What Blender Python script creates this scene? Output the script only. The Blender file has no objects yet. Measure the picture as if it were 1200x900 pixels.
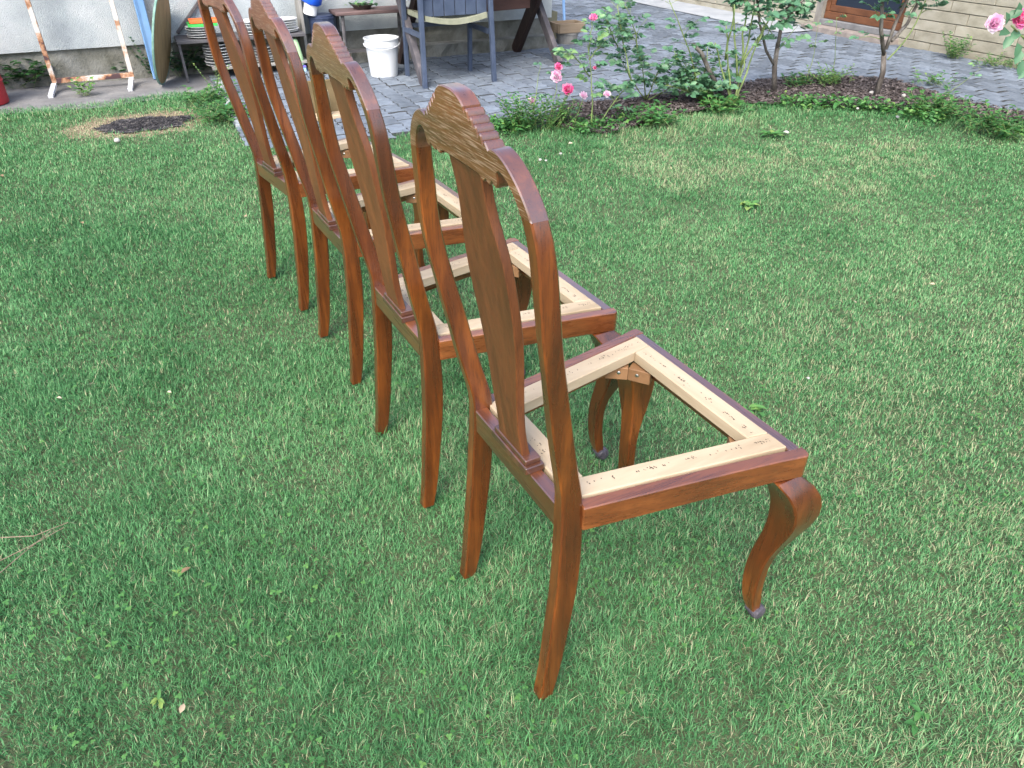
import bpy, bmesh, math, random
import numpy as np
from mathutils import Vector, Matrix
from mathutils import noise as mnoise
R = math.radians
sc = bpy.context.scene
col = sc.collection
random.seed(7)
rng = np.random.default_rng(7)

# ------------------------------------------------------------------ camera
CAM_H, FPX, PITCH = 1.18675, 850.83, R(34.098)
cam_d = bpy.data.cameras.new('camera')
cam_d.sensor_width = 36
cam_d.lens = 36 * FPX / 1200
cam_d.clip_end = 500
cam_d.clip_start = 0.02
cam = bpy.data.objects.new('camera', cam_d)
col.objects.link(cam)
cam.location = (0, 0, CAM_H)
cam.rotation_euler = (math.pi / 2 - PITCH, 0, 0)
sc.camera = cam
# ------------------------------------------------------------------ light
SUN_EL, SUN_AZ = R(50), R(196)          # azimuth from +Y towards +X (light comes from behind right)
w = bpy.data.worlds.new('World')
sc.world = w
w.use_nodes = True
nt = w.node_tree
nt.nodes.clear()
sky = nt.nodes.new('ShaderNodeTexSky')
sky.sky_type = 'NISHITA'
sky.sun_disc = False
sky.sun_elevation = SUN_EL
sky.sun_rotation = SUN_AZ
sky.dust_density = 4.0
sky.ozone_density = 1.0
bg = nt.nodes.new('ShaderNodeBackground')
bg.inputs[1].default_value = 0.15
wo = nt.nodes.new('ShaderNodeOutputWorld')
nt.links.new(sky.outputs[0], bg.inputs[0])
nt.links.new(bg.outputs[0], wo.inputs[0])
sl = bpy.data.lights.new('sun', 'SUN')
sl.energy = 0.9
sl.angle = R(35)
sl.color = (1.0, 0.92, 0.80)
so = bpy.data.objects.new('sun', sl)
col.objects.link(so)
sdir = Vector((math.sin(SUN_AZ) * math.cos(SUN_EL), math.cos(SUN_AZ) * math.cos(SUN_EL), math.sin(SUN_EL)))
so.rotation_euler = sdir.to_track_quat('Z', 'Y').to_euler()
so.location = (0, 0, 8)
vs = sc.view_settings
vs.view_transform = 'Standard'
vs.look = 'None'
vs.exposure = 1.85
vs.gamma = 1.0

# ------------------------------------------------------------------ coordinates
# the two houses stand square to each other: U runs along the left house wall, V away from it
UU = Vector((0.9093, 0.4161, 0)); VV = Vector((-0.4161, 0.9093, 0))
HANG = math.atan2(0.4161, 0.9093)
def W(u, v, z=0.0):
    return UU * u + VV * v + Vector((0, 0, z))
def ray(a, b):
    X = (a - 600) / FPX; Y = (450 - b) / FPX
    return Vector((X, math.cos(PITCH) + Y * math.sin(PITCH), -math.sin(PITCH) + Y * math.cos(PITCH)))
def at(a, b, v=None, z=None, u=None):
    d = ray(a, b)
    if z is not None: t = (z - CAM_H) / d.z
    elif v is not None: t = v / d.dot(VV)
    else: t = u / d.dot(UU)
    return d * t + Vector((0, 0, CAM_H))

# ------------------------------------------------------------------ object helpers
def link(name, me, parent=None):
    o = bpy.data.objects.new(name, me)
    col.objects.link(o)
    if parent is not None: o.parent = parent
    return o
def tag(o, label=None, cat=None, group=None, kind=None):
    if label: o['label'] = label
    if cat: o['category'] = cat
    if group: o['group'] = group
    if kind: o['kind'] = kind
    return o
def empty(name, loc, rz, label, cat, group=None):
    o = link(name, None)
    o.location = loc; o.rotation_euler = (0, 0, rz)
    return tag(o, label, cat, group)
def kids(o): return [c for c in bpy.data.objects if c.parent == o]
def copy_tree(o, parent=None):
    c = o.copy(); col.objects.link(c); c.parent = parent
    for ch in kids(o): copy_tree(ch, c)
    return c
class MB:
    """collects vertices and faces for one mesh"""
    def __init__(s): s.v = []; s.f = []
    def add(s, vs, fs):
        n = len(s.v); s.v += [tuple(p) for p in vs]; s.f += [tuple(i + n for i in f) for f in fs]; return s
    def box(s, c, d, rz=0, M=None):
        x, y, z = d[0] / 2, d[1] / 2, d[2] / 2
        ps = [Vector(p) for p in ((-x, -y, -z), (x, -y, -z), (x, y, -z), (-x, y, -z), (-x, -y, z), (x, -y, z), (x, y, z), (-x, y, z))]
        m = Matrix.Translation(Vector(c)) @ (M if M is not None else Matrix.Rotation(rz, 4, 'Z'))
        return s.add([m @ p for p in ps], [(3, 2, 1, 0), (4, 5, 6, 7), (0, 1, 5, 4), (1, 2, 6, 5), (2, 3, 7, 6), (3, 0, 4, 7)])
    def bar(s, a, b, w_, t_, up=Vector((0, 0, 1))):
        a = Vector(a); b = Vector(b); d = (b - a); L = d.length; d.normalize()
        x = d.cross(up)
        if x.length < 1e-4: x = Vector((1, 0, 0))
        x.normalize(); y = x.cross(d)
        M = Matrix((x, y, d)).transposed().to_4x4()
        return s.box((a + b) / 2, (w_, t_, L), M=M)
    def tube(s, pts, rad, n=6, cap=True):
        pts = [Vector(p) for p in pts]
        if not hasattr(rad, '__len__'): rad = [rad] * len(pts)
        base = len(s.v); ref = Vector((0.3, 0.9, 0.2))
        for i, p in enumerate(pts):
            d = (pts[min(i + 1, len(pts) - 1)] - pts[max(i - 1, 0)]).normalized()
            x = d.cross(ref)
            if x.length < 0.05: x = d.cross(Vector((1, 0, 0)))
            x.normalize(); y = d.cross(x)
            for k in range(n):
                a = 2 * math.pi * k / n
                s.v.append(tuple(p + (x * math.cos(a) + y * math.sin(a)) * rad[i]))
        for i in range(len(pts) - 1):
            for k in range(n):
                a = base + i * n + k; b = base + i * n + (k + 1) % n
                s.f.append((a, b, b + n, a + n))
        if cap:
            s.f.append(tuple(base + k for k in range(n))[::-1])
            s.f.append(tuple(base + (len(pts) - 1) * n + k for k in range(n)))
        return s
    def lathe(s, prof, n=24, M=None, close=False):
        base = len(s.v); M = M or Matrix()
        for r, z in prof:
            for k in range(n):
                a = 2 * math.pi * k / n
                s.v.append(tuple(M @ Vector((r * math.cos(a), r * math.sin(a), z))))
        m = len(prof)
        for i in range(m - 1):
            for k in range(n):
                a = base + i * n + k; b = base + i * n + (k + 1) % n
                s.f.append((a, b, b + n, a + n))
        s.f.append(tuple(base + k for k in range(n))[::-1])
        s.f.append(tuple(base + (m - 1) * n + k for k in range(n)))
        return s
    def build(s, name, mat, parent=None, bevel=0, smooth=False, seg=1):
        me = bpy.data.meshes.new(name)
        me.from_pydata(s.v, [], s.f)
        if bevel:
            bm = bmesh.new(); bm.from_mesh(me)
            bmesh.ops.recalc_face_normals(bm, faces=bm.faces)
            es = [e for e in bm.edges if len(e.link_faces) == 2 and e.calc_face_angle(0) > 0.5]
            bmesh.ops.bevel(bm, geom=es, offset=bevel, segments=seg, affect='EDGES', clamp_overlap=True)
            bm.to_mesh(me); bm.free()
        if smooth:
            for p in me.polygons: p.use_smooth = True
        me.materials.append(mat)
        me.update()
        return link(name, me, parent)
def smooth_by_angle(o, ang=0.6):
    me = o.data
    for p in me.polygons: p.use_smooth = True
    bm = bmesh.new(); bm.from_mesh(me)
    for e in bm.edges:
        if len(e.link_faces) == 2 and e.calc_face_angle(0) > ang: e.smooth = False
    bm.to_mesh(me); bm.free()
    return o

# ------------------------------------------------------------------ materials
def newmat(name):
    m = bpy.data.materials.new(name); m.use_nodes = True
    n = m.node_tree; n.nodes.clear()
    o = n.nodes.new('ShaderNodeOutputMaterial'); b = n.nodes.new('ShaderNodeBsdfPrincipled')
    n.links.new(b.outputs[0], o.inputs[0])
    return m, n, b
def N(n, t, **k):
    x = n.nodes.new(t)
    for a, b in k.items():
        if a in x.inputs.keys(): x.inputs[a].default_value = b
        else: setattr(x, a, b)
    return x
def ramp(n, stops, interp='LINEAR'):
    r = n.nodes.new('ShaderNodeValToRGB'); r.color_ramp.interpolation = interp
    e = r.color_ramp.elements
    while len(e) < len(stops): e.new(0.5)
    for i, (p, c) in enumerate(stops):
        e[i].position = p; e[i].color = (*c, 1) if len(c) == 3 else c
    return r
def coords(n, scale=(1, 1, 1), kind='Object', rnd=True):
    tc = N(n, 'ShaderNodeTexCoord'); mp = N(n, 'ShaderNodeMapping'); mp.inputs['Scale'].default_value = scale
    n.links.new(tc.outputs[kind], mp.inputs[0])
    if rnd:
        oi = N(n, 'ShaderNodeObjectInfo'); mul = N(n, 'ShaderNodeMath', operation='MULTIPLY'); mul.inputs[1].default_value = 37.0
        n.links.new(oi.outputs['Random'], mul.inputs[0])
        cb = N(n, 'ShaderNodeCombineXYZ')
        for i in range(3): n.links.new(mul.outputs[0], cb.inputs[i])
        n.links.new(cb.outputs[0], mp.inputs['Location'])
    return mp
def mottled(name, stops, scale=6, rough=0.8, bump=0.0, bscale=60, detail=6, kind='Object', stretch=(1, 1, 1), rnd=True,
            spec=0.3, metallic=0, objvar=0.0, coat=0, bdist=0.01, noise_rough=0.6):
    m, n, b = newmat(name)
    mp = coords(n, tuple(scale * s for s in stretch), kind, rnd)
    nz = N(n, 'ShaderNodeTexNoise', Scale=1.0, Detail=detail, Roughness=noise_rough)
    n.links.new(mp.outputs[0], nz.inputs['Vector'])
    r = ramp(n, stops); n.links.new(nz.outputs[0], r.inputs[0])
    out = r.outputs[0]
    if objvar:
        oi = N(n, 'ShaderNodeObjectInfo'); hv = N(n, 'ShaderNodeHueSaturation')
        mr = N(n, 'ShaderNodeMapRange'); mr.inputs[3].default_value = 1 - objvar; mr.inputs[4].default_value = 1 + objvar
        n.links.new(oi.outputs['Random'], mr.inputs[0]); n.links.new(mr.outputs[0], hv.inputs['Value'])
        n.links.new(out, hv.inputs['Color']); out = hv.outputs[0]
    n.links.new(out, b.inputs['Base Color'])
    b.inputs['Roughness'].default_value = rough
    b.inputs['Specular IOR Level'].default_value = spec
    b.inputs['Metallic'].default_value = metallic
    b.inputs['Coat Weight'].default_value = coat
    if bump:
        mp2 = coords(n, tuple(bscale * s for s in stretch), kind, rnd)
        n2 = N(n, 'ShaderNodeTexNoise', Scale=1.0, Detail=4.0, Roughness=0.65)
        n.links.new(mp2.outputs[0], n2.inputs['Vector'])
        bp = N(n, 'ShaderNodeBump', Strength=bump, Distance=bdist)
        n.links.new(n2.outputs[0], bp.inputs['Height']); n.links.new(bp.outputs[0], b.inputs['Normal'])
    return m
def oak(name, axis, dark=(0.036, 0.010, 0.0034), mid=(0.082, 0.0205, 0.0038), light=(0.19, 0.054, 0.008), rough=0.24, pores=0.45, coat=0.65, poreC=(0.030, 0.010, 0.004), bump=0.25):
    """stained and varnished oak; axis = grain direction in object space"""
    m, n, b = newmat(name)
    st = [1.0, 1.0, 1.0]; st[axis] = 0.06
    mp = coords(n, tuple(55 * s for s in st))
    wav = N(n, 'ShaderNodeTexNoise', Scale=1.0, Detail=6.0, Roughness=0.5, Distortion=0.1)
    n.links.new(mp.outputs[0], wav.inputs['Vector'])
    st1 = [1.0, 1.0, 1.0]; st1[axis] = 0.35
    mp1 = coords(n, tuple(9 * s for s in st1))
    big = N(n, 'ShaderNodeTexNoise', Scale=1.0, Detail=6.0, Roughness=0.6)
    n.links.new(mp1.outputs[0], big.inputs['Vector'])
    ad2 = N(n, 'ShaderNodeMath', operation='MULTIPLY_ADD'); n.links.new(wav.outputs[0], ad2.inputs[0]); ad2.inputs[1].default_value = 0.45
    bm_ = N(n, 'ShaderNodeMath', operation='MULTIPLY'); n.links.new(big.outputs[0], bm_.inputs[0]); bm_.inputs[1].default_value = 0.55
    n.links.new(bm_.outputs[0], ad2.inputs[2])
    r = ramp(n, [(0.33, dark), (0.50, mid), (0.66, light)]); n.links.new(ad2.outputs[0], r.inputs[0])
    # pores: fine short strokes along the grain
    st2 = [1.0, 1.0, 1.0]; st2[axis] = 0.045
    mp3 = coords(n, tuple(420 * s for s in st2))
    po = N(n, 'ShaderNodeTexNoise', Scale=1.0, Detail=2.0, Roughness=0.6)
    n.links.new(mp3.outputs[0], po.inputs['Vector'])
    pr = ramp(n, [(0.52, (0, 0, 0)), (0.66, (1, 1, 1))]); n.links.new(po.outputs[0], pr.inputs[0])
    pm = N(n, 'ShaderNodeMath', operation='MULTIPLY'); pm.inputs[1].default_value = pores; n.links.new(pr.outputs[0], pm.inputs[0])
    mx = N(n, 'ShaderNodeMix', data_type='RGBA'); n.links.new(pm.outputs[0], mx.inputs[0]); n.links.new(r.outputs[0], mx.inputs[6]); mx.inputs[7].default_value = (*poreC, 1)
    n.links.new(mx.outputs[2], b.inputs['Base Color'])
    rr = N(n, 'ShaderNodeMapRange'); rr.inputs[3].default_value = rough - 0.06; rr.inputs[4].default_value = rough + 0.16
    n.links.new(wav.outputs[0], rr.inputs[0]); n.links.new(rr.outputs[0], b.inputs['Roughness'])
    b.inputs['Coat Weight'].default_value = coat; b.inputs['Coat Roughness'].default_value = 0.20; b.inputs['Coat IOR'].default_value = 1.6
    bp = N(n, 'ShaderNodeBump', Strength=bump, Distance=0.0008); n.links.new(po.outputs[0], bp.inputs['Height']); n.links.new(bp.outputs[0], b.inputs['Normal'])
    return m
OAKZ = oak('oak_along_z', 2)
OAKX = oak('oak_along_x', 0, dark=(0.034, 0.010, 0.0035), mid=(0.080, 0.0215, 0.0045), light=(0.18, 0.052, 0.009))
OAKY = oak('oak_along_y', 1, dark=(0.060, 0.018, 0.007), mid=(0.13, 0.040, 0.011), light=(0.22, 0.075, 0.020))
for _m in (OAKX,):
    _p = [x for x in _m.node_tree.nodes if x.type == 'BSDF_PRINCIPLED'][0]
    _p.inputs['Coat Weight'].default_value = 1.0; _p.inputs['Coat IOR'].default_value = 1.85; _p.inputs['Coat Roughness'].default_value = 0.28
OAKD = oak('oak_dark', 1, dark=(0.02, 0.009, 0.006), mid=(0.06, 0.024, 0.014), light=(0.12, 0.045, 0.022), rough=0.26)
OAKS = oak('oak_splat', 2, dark=(0.055, 0.017, 0.005), mid=(0.105, 0.033, 0.009), light=(0.165, 0.055, 0.015), rough=0.42, coat=0.15)
CREST = oak('oak_limed_crest', 0, dark=(0.055, 0.018, 0.006), mid=(0.125, 0.044, 0.013), light=(0.19, 0.070, 0.021), pores=0.62, poreC=(0.40, 0.29, 0.21), rough=0.34, bump=0.5)
# coarser pores on the crest
for nd in CREST.node_tree.nodes:
    if nd.type == 'MAPPING' and abs(nd.inputs['Scale'].default_value[1] - 420) < 1:
        nd.inputs['Scale'].default_value = (28, 800, 800)
CREAM = mottled('bare_beech', [(0.3, (0.25, 0.195, 0.125)), (0.55, (0.36, 0.29, 0.20)), (0.8, (0.41, 0.34, 0.25))], scale=20, stretch=(1, 0.14, 1), rough=0.65, bump=0.15, bscale=200, bdist=0.001)
CREAMX = mottled('bare_beech_x', [(0.3, (0.25, 0.195, 0.125)), (0.55, (0.36, 0.29, 0.20)), (0.8, (0.41, 0.34, 0.25))], scale=20, stretch=(0.14, 1, 1), rough=0.65, bump=0.15, bscale=200, bdist=0.001)
BLOCK = mottled('block_wood', [(0.3, (0.14, 0.075, 0.035)), (0.7, (0.25, 0.14, 0.07))], scale=20, stretch=(0.2, 1, 1), rough=0.6)
NAIL = mottled('nail_mark', [(0.3, (0.03, 0.024, 0.02)), (0.7, (0.10, 0.08, 0.06))], rough=0.7)
STEEL = mottled('screw_steel', [(0.3, (0.45, 0.45, 0.45)), (0.7, (0.6, 0.6, 0.6))], rough=0.35, metallic=1)
KNOB = mottled('dark_castor', [(0.3, (0.03, 0.028, 0.035)), (0.7, (0.09, 0.08, 0.10))], scale=60, rough=0.35, bump=0.3, bscale=150)

# ------------------------------------------------------------------ the chairs
PROF = [(0.000, 0.169, 0.143, -0.063, 0.027), (0.06, 0.168, 0.142, -0.055, 0.032), (0.18, 0.167, 0.141, -0.0445, 0.038), (0.25, 0.166, 0.140, -0.038, 0.040),
        (0.32, 0.164, 0.138, -0.034, 0.041), (0.38, 0.161, 0.135, -0.031, 0.039), (0.43, 0.158, 0.133, -0.030, 0.037), (0.46, 0.158, 0.135, -0.0315, 0.035), (0.50, 0.161, 0.140, -0.0395, 0.0335), (0.55, 0.166, 0.145, -0.050, 0.0325),
        (0.60, 0.169, 0.149, -0.059, 0.0315), (0.65, 0.174, 0.154, -0.068, 0.030), (0.70, 0.178, 0.160, -0.077, 0.0285), (0.75, 0.182, 0.164, -0.0855, 0.0280), (0.80, 0.183, 0.163, -0.0905, 0.0272),
        (0.84, 0.1812, 0.158, -0.0925, 0.0255), (0.865, 0.1782, 0.1550, -0.0943, 0.0243), (0.88, 0.1752, 0.1513, -0.0958, 0.0237), (0.8955, 0.1702, 0.1462, -0.0978, 0.0232)]
def loft(sections, mat, name, parent, bevel=0.0025, smooth=True):
    """sections = list of (z, x0, x1, y0, y1); rectangular section, interpolated smoothly"""
    zs = [s[0] for s in sections]; A = np.array(sections, float)
    zz = np.linspace(zs[0], zs[-1], max(10, int((zs[-1] - zs[0]) / 0.02)))
    def crom(c):
        out = []
        for z in zz:
            i = min(max(np.searchsorted(zs, z) - 1, 0), len(zs) - 2)
            t = (z - zs[i]) / (zs[i + 1] - zs[i])
            p1, p2 = A[i, c], A[i + 1, c]
            m1 = (A[i + 1, c] - A[max(i - 1, 0), c]) / (zs[i + 1] - zs[max(i - 1, 0)]) * (zs[i + 1] - zs[i])
            m2 = (A[min(i + 2, len(zs) - 1), c] - A[i, c]) / (zs[min(i + 2, len(zs) - 1)] - zs[i]) * (zs[i + 1] - zs[i])
            t2, t3 = t * t, t ** 3
            out.append((2 * t3 - 3 * t2 + 1) * p1 + (t3 - 2 * t2 + t) * m1 + (-2 * t3 + 3 * t2) * p2 + (t3 - t2) * m2)
        return out
    X0, X1, Y0, Y1 = crom(1), crom(2), crom(3), crom(4)
    mb = MB(); b = bevel
    for i, z in enumerate(zz):
        x0, x1, y0, y1 = X0[i], X1[i], Y0[i], Y1[i]
        mb.v += [(x0 + b, y0, z), (x1 - b, y0, z), (x1, y0 + b, z), (x1, y1 - b, z), (x1 - b, y1, z), (x0 + b, y1, z), (x0, y1 - b, z), (x0, y0 + b, z)]
    for i in range(len(zz) - 1):
        for k in range(8):
            a = i * 8 + k; c = i * 8 + (k + 1) % 8
            mb.f.append((a, c, c + 8, a + 8))
    mb.f.append(tuple(range(7, -1, -1))); mb.f.append(tuple((len(zz) - 1) * 8 + k for k in range(8)))
    o = mb.build(name, mat, parent)
    return smooth_by_angle(o, 0.35)
HS = 0.43
def make_chair():
    t = link('dining_chair', None)
    for s in (1, -1):
        secs = [(z, *(sorted((s * xo, s * xi))), y, y + d) for z, xo, xi, y, d in PROF]
        loft(secs, OAKZ, 'back_post', t)
    # crest rail: shaped outline with shoulders, five reeded steps and a domed top
    ybk = lambda z: -0.0985 - 0.155 * (z - 0.9)
    half = [(0.0, 1.004), (0.012, 1.0035), (0.024, 1.001), (0.034, 0.9955), (0.040, 0.990)]
    x, z = 0.040, 0.990
    for k in range(5):                                     # reeds
        half += [(x + 0.0006, z - 0.0062), (x + 0.0018, z - 0.0030), (x + 0.0040, z - 0.0016), (x + 0.0066, z - 0.0022), (x + 0.0086, z - 0.0050)]
        x += 0.0092; z -= 0.0068
    half += [(0.0885, 0.9535), (0.094, 0.9565), (0.103, 0.9572), (0.1135, 0.9545), (0.1245, 0.9495), (0.1355, 0.9420), (0.1450, 0.9335), (0.1530, 0.9245), (0.1600, 0.9148), (0.1660, 0.9045), (0.1702, 0.895)]
    inner = [(0.1462, 0.895), (0.1425, 0.9045), (0.1372, 0.9135), (0.1300, 0.9225), (0.1215, 0.9295), (0.1125, 0.9335), (0.1065, 0.933), (0.1025, 0.929), (0.1015, 0.919)]
    inner += [(0.099, 0.9135), (0.094, 0.9115), (0.089, 0.9135), (0.087, 0.917), (0.083, 0.9125), (0.078, 0.910), (0.073, 0.9115), (0.0705, 0.915), (0.067, 0.9115), (0.062, 0.910), (0.057, 0.912), (0.054, 0.9155), (0.03, 0.9165), (0.0, 0.917)]
    def cr(P_, k=4):
        out = []
        for i in range(len(P_) - 1):
            p0 = P_[max(i - 1, 0)]; p1 = P_[i]; p2 = P_[i + 1]; p3 = P_[min(i + 2, len(P_) - 1)]
            for j in range(k):
                t_ = j / k
                out.append(tuple(0.5 * (2 * p1[c] + (p2[c] - p0[c]) * t_ + (2 * p0[c] - 5 * p1[c] + 4 * p2[c] - p3[c]) * t_ ** 2 + (3 * p1[c] - p0[c] - 3 * p2[c] + p3[c]) * t_ ** 3) for c in (0, 1)))
        return out + [P_[-1]]
    i0 = next(i for i, p in enumerate(half) if p == (0.0885, 0.9535))
    half = cr(half[:5], 3)[:-1] + cr(half[4:i0 + 1], 2)[:-1] + cr(half[i0:], 4)
    j0 = next(i for i, p in enumerate(inner) if p == (0.1015, 0.919))
    inner = cr(inner[:j0 + 1], 3)[:-1] + cr(inner[j0:], 2)
    right = half + inner
    left = [(-a, b) for a, b in right[1:-1]][::-1]
    poly = right + left
    mb = MB(); n = len(poly)
    ch = 0.0016
    def inset(i, d):
        a = Vector(poly[i - 1]); b = Vector(poly[i]); c = Vector(poly[(i + 1) % n])
        nn = ((b - a).normalized() + (c - b).normalized()); nn = Vector((-nn.y, nn.x))
        nn = nn.normalized() if nn.length > 1e-6 else Vector((0, 0))
        return b - nn * d * SGN
    area = sum(poly[i][0] * poly[(i + 1) % n][1] - poly[(i + 1) % n][0] * poly[i][1] for i in range(n))
    SGN = -1 if area > 0 else 1
    TH = 0.0235
    for lay, (dy, ins) in enumerate(((0, ch), (ch, 0), (TH - ch, 0), (TH, ch))):
        for i in range(n):
            q = inset(i, ins) if ins else Vector(poly[i])
            mb.v.append((q.x, ybk(q.y) + dy, q.y))
    for lay in range(3):
        for i in range(n):
            j = (i + 1) % n
            mb.f.append((lay * n + i, lay * n + j, (lay + 1) * n + j, (lay + 1) * n + i))
    mb.f.append(tuple(range(n))); mb.f.append(tuple(3 * n + i for i in range(n))[::-1])
    o = mb.build('crest_rail', CREST, t)
    bm = bmesh.new(); bm.from_mesh(o.data); bmesh.ops.recalc_face_normals(bm, faces=bm.faces)
    bmesh.ops.triangulate(bm, faces=[f for f in bm.faces if len(f.verts) > 4]); 
    # varnished oak on the top and inside edges, limed grain on the faces
    o.data.materials.append(OAKX)
    for f in bm.faces:
        if abs(f.normal.y) < 0.8: f.material_index = 1
    bm.to_mesh(o.data); bm.free()
    smooth_by_angle(o, 0.5)
    # vase-shaped splat
    SP = [(0.452, 0.040, -0.0305), (0.47, 0.0375, -0.033), (0.50, 0.0365, -0.037), (0.55, 0.041, -0.042), (0.60, 0.0465, -0.046), (0.65, 0.054, -0.051), (0.70, 0.0595, -0.058), (0.75, 0.0615, -0.066),
          (0.79, 0.059, -0.072), (0.82, 0.053, -0.077), (0.85, 0.0455, -0.083), (0.88, 0.0425, -0.0885), (0.918, 0.046, -0.0955)]
    loft([(z, -h, h, y, y + 0.014) for z, h, y in SP], OAKS, 'splat', t, bevel=0.0015)
    sh = MB(); sh.box((0, -0.018, HS + 0.006), (0.118, 0.034, 0.0135)).box((0, -0.0185, HS + 0.018), (0.106, 0.028, 0.0105)); sh.build('splat_shoe', OAKD, t, bevel=0.0015)
    # seat rails
    RH = 0.046; zc = HS - RH / 2; th = 0.0225
    fr = (0.233, 0.398); re = (0.165, 0.004)
    MB().box((0, -0.0165, zc), (0.270, 0.023, RH)).build('seat_rail', OAKX, t, bevel=0.0015)
    for s in (1, -1):
        a = Vector((s * re[0], re[1], 0)); b = Vector((s * fr[0], fr[1], 0)); d = (b - a).normalized(); nrm = Vector((d.y, -d.x, 0)) * s   # outwards
        def P(p, off, z): q = p - nrm * off; return (q.x, q.y, z)
        mb = MB()
        b2 = b - d * 0.0
        prof = [(0, HS), (th, HS), (th, HS - 0.024), (th + 0.020, HS - 0.024), (th + 0.020, HS - RH), (0, HS - RH)]
        steps = [a, a + (b - a) * .33, a + (b - a) * .66, a + (b - a) * .86, b2]
        bow = [0, 0.0, 0.0005, 0.002, 0.005]
        steps = steps[:-1] + [b - d * 0.009, b - d * 0.003, b]; bow = bow[:-1] + [0.0045, 0.0025, -0.0025]
        for p, bw in zip(steps, bow):
            for off, z in prof: mb.v.append(P(p, off - (bw if off == 0 else max(bw, 0.0025) if p is b or bw in (0.0045, 0.0025, -0.0025) else bw), z))
        m = len(prof)
        for i in range(len(steps) - 1):
            for k in range(m):
                q = i * m + k; r_ = i * m + (k + 1) % m
                mb.f.append((q, r_, r_ + m, q + m))
        mb.f.append(tuple(range(m))); mb.f.append(tuple((len(steps) - 1) * m + k for k in range(m))[::-1])
        mb.build('seat_rail', OAKY, t, bevel=0.0018)
    # front rail lies between the side rails
    xw = fr[0] - th + 0.0022
    mb = MB().box((0, fr[1] - th / 2 - 0.0012, zc - 0.0004), (2 * xw, th, RH)).box((0, fr[1] - th - 0.012, zc - 0.012), (2 * xw - 0.05, 0.0195, 0.022))
    mb.build('seat_rail', OAKX, t, bevel=0.0018)
    # loose inner frame of bare wood with nail marks
    zi = HS - 0.0085; ti = 0.023; wi = 0.041
    top = zi + ti / 2
    fy = fr[1] - 0.0225; ry = 0.0005
    def sx(y): return re[0] + (fr[0] - re[0]) * (y - re[1]) / (fr[1] - re[1]) - th - 0.0025
    def plank(q, mat, nails):
        mb = MB(); z0, z1 = zi - ti / 2, zi + ti / 2
        mb.add([(x, y, z0) for x, y in q] + [(x, y, z1) for x, y in q], [(3, 2, 1, 0), (4, 5, 6, 7), (0, 1, 5, 4), (1, 2, 6, 5), (2, 3, 7, 6), (3, 0, 4, 7)])
        o = mb.build('inner_frame_slat', mat, t, bevel=0.0016)
        a0, a1, b0, b1 = Vector(q[0]), Vector(q[1]), Vector(q[3]), Vector(q[2])
        nm = MB(); k = 0
        while k < nails:
            c = random.random()
            for j in range(random.choice((1, 2, 3, 4))):
                tt = min(max(c + random.gauss(0, 0.012), 0.03), 0.97); ss = 0.42 + random.gauss(0, 0.06)
                p = (a0.lerp(a1, tt)).lerp(b0.lerp(b1, tt), min(max(ss, 0.15), 0.85))
                r = random.uniform(0.0006, 0.0013)
                ang = random.random() * 3
                e = random.uniform(1, 2.2)
                nm.add([(p.x + r * e * math.cos(ang + g), p.y + r * math.sin(ang + g) * 1.0, top + 0.00035) for g in (0, 1.05, 2.09, 3.14, 4.19, 5.24)], [(0, 1, 2, 3, 4, 5)])
                k += 1
        h = nm.build('nail_marks', NAIL, o); h['kind'] = 'stuff'
    for s in (1, -1):
        plank([(s * (sx(ry) - wi), ry), (s * (sx(fy) - wi), fy), (s * sx(fy), fy), (s * sx(ry), ry)][::s], CREAM, 60)
    xf = sx(fy) - wi - 0.0007; xf2 = sx(fy - wi) - wi - 0.0007
    plank([(-xf, fy), (xf, fy), (xf2, fy - wi), (-xf2, fy - wi)][::-1], CREAMX, 60)
    xr = sx(ry) - wi - 0.0007; xr2 = sx(ry + wi) - wi - 0.0007
    plank([(-xr, ry), (xr, ry), (xr2, ry + wi), (-xr2, ry + wi)], CREAMX, 40)
    # corner blocks with screws
    for s in (1, -1):
        cx, cy = s * (fr[0] - 0.078), fr[1] - 0.074
        for k, (ang, q) in enumerate(((R(-45 * s) + R(9) * s, -1), (R(-45 * s) - R(9) * s, 1))):
            ex = Vector((math.cos(ang), math.sin(ang), 0)) * (q * s)
            c_ = Vector((cx, cy, HS - 0.038)) + ex * 0.0245
            bl = MB().box(c_, (0.045, 0.026, 0.028), rz=ang).build('corner_block', BLOCK, t, bevel=0.001)
            nn_ = Vector((-s * math.sin(R(45)), -math.cos(R(45)), 0)); fn = Vector((math.sin(ang), -math.cos(ang), 0))
            if fn.dot(nn_) < 0: fn = -fn
            M = Matrix.Translation(c_ + fn * 0.0125 + Vector((0, 0, 0.002)) - ex * .004) @ fn.to_track_quat('Z', 'Y').to_matrix().to_4x4()
            MB().lathe([(0.0038, -0.001), (0.0038, 0.0010), (0.0018, 0.0018)], 10, M).build('screw', STEEL, bl)
        # front cabriole leg
        L = [(0.020, 0.199, 0.222, 0.388, 0.404), (0.05, 0.192, 0.222, 0.378, 0.402), (0.085, 0.186, 0.221, 0.374, 0.397), (0.12, 0.184, 0.222, 0.373, 0.395), (0.155, 0.185, 0.223, 0.373, 0.396), (0.19, 0.189, 0.228, 0.376, 0.403), (0.225, 0.194, 0.238, 0.380, 0.417), (0.26, 0.198, 0.250, 0.380, 0.430),
             (0.295, 0.199, 0.259, 0.377, 0.437), (0.33, 0.197, 0.259, 0.369, 0.434), (0.352, 0.193, 0.253, 0.360, 0.424), (0.370, 0.190, 0.243, 0.350, 0.410), (0.3835, 0.187, 0.232, 0.340, 0.394)]
        secs = [(z, *sorted((s * x0, s * x1)), y0, y1) for z, x0, x1, y0, y1 in L]
        lg = loft(secs, OAKZ, 'leg', t, bevel=0.003)
        kb = MB()
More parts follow.
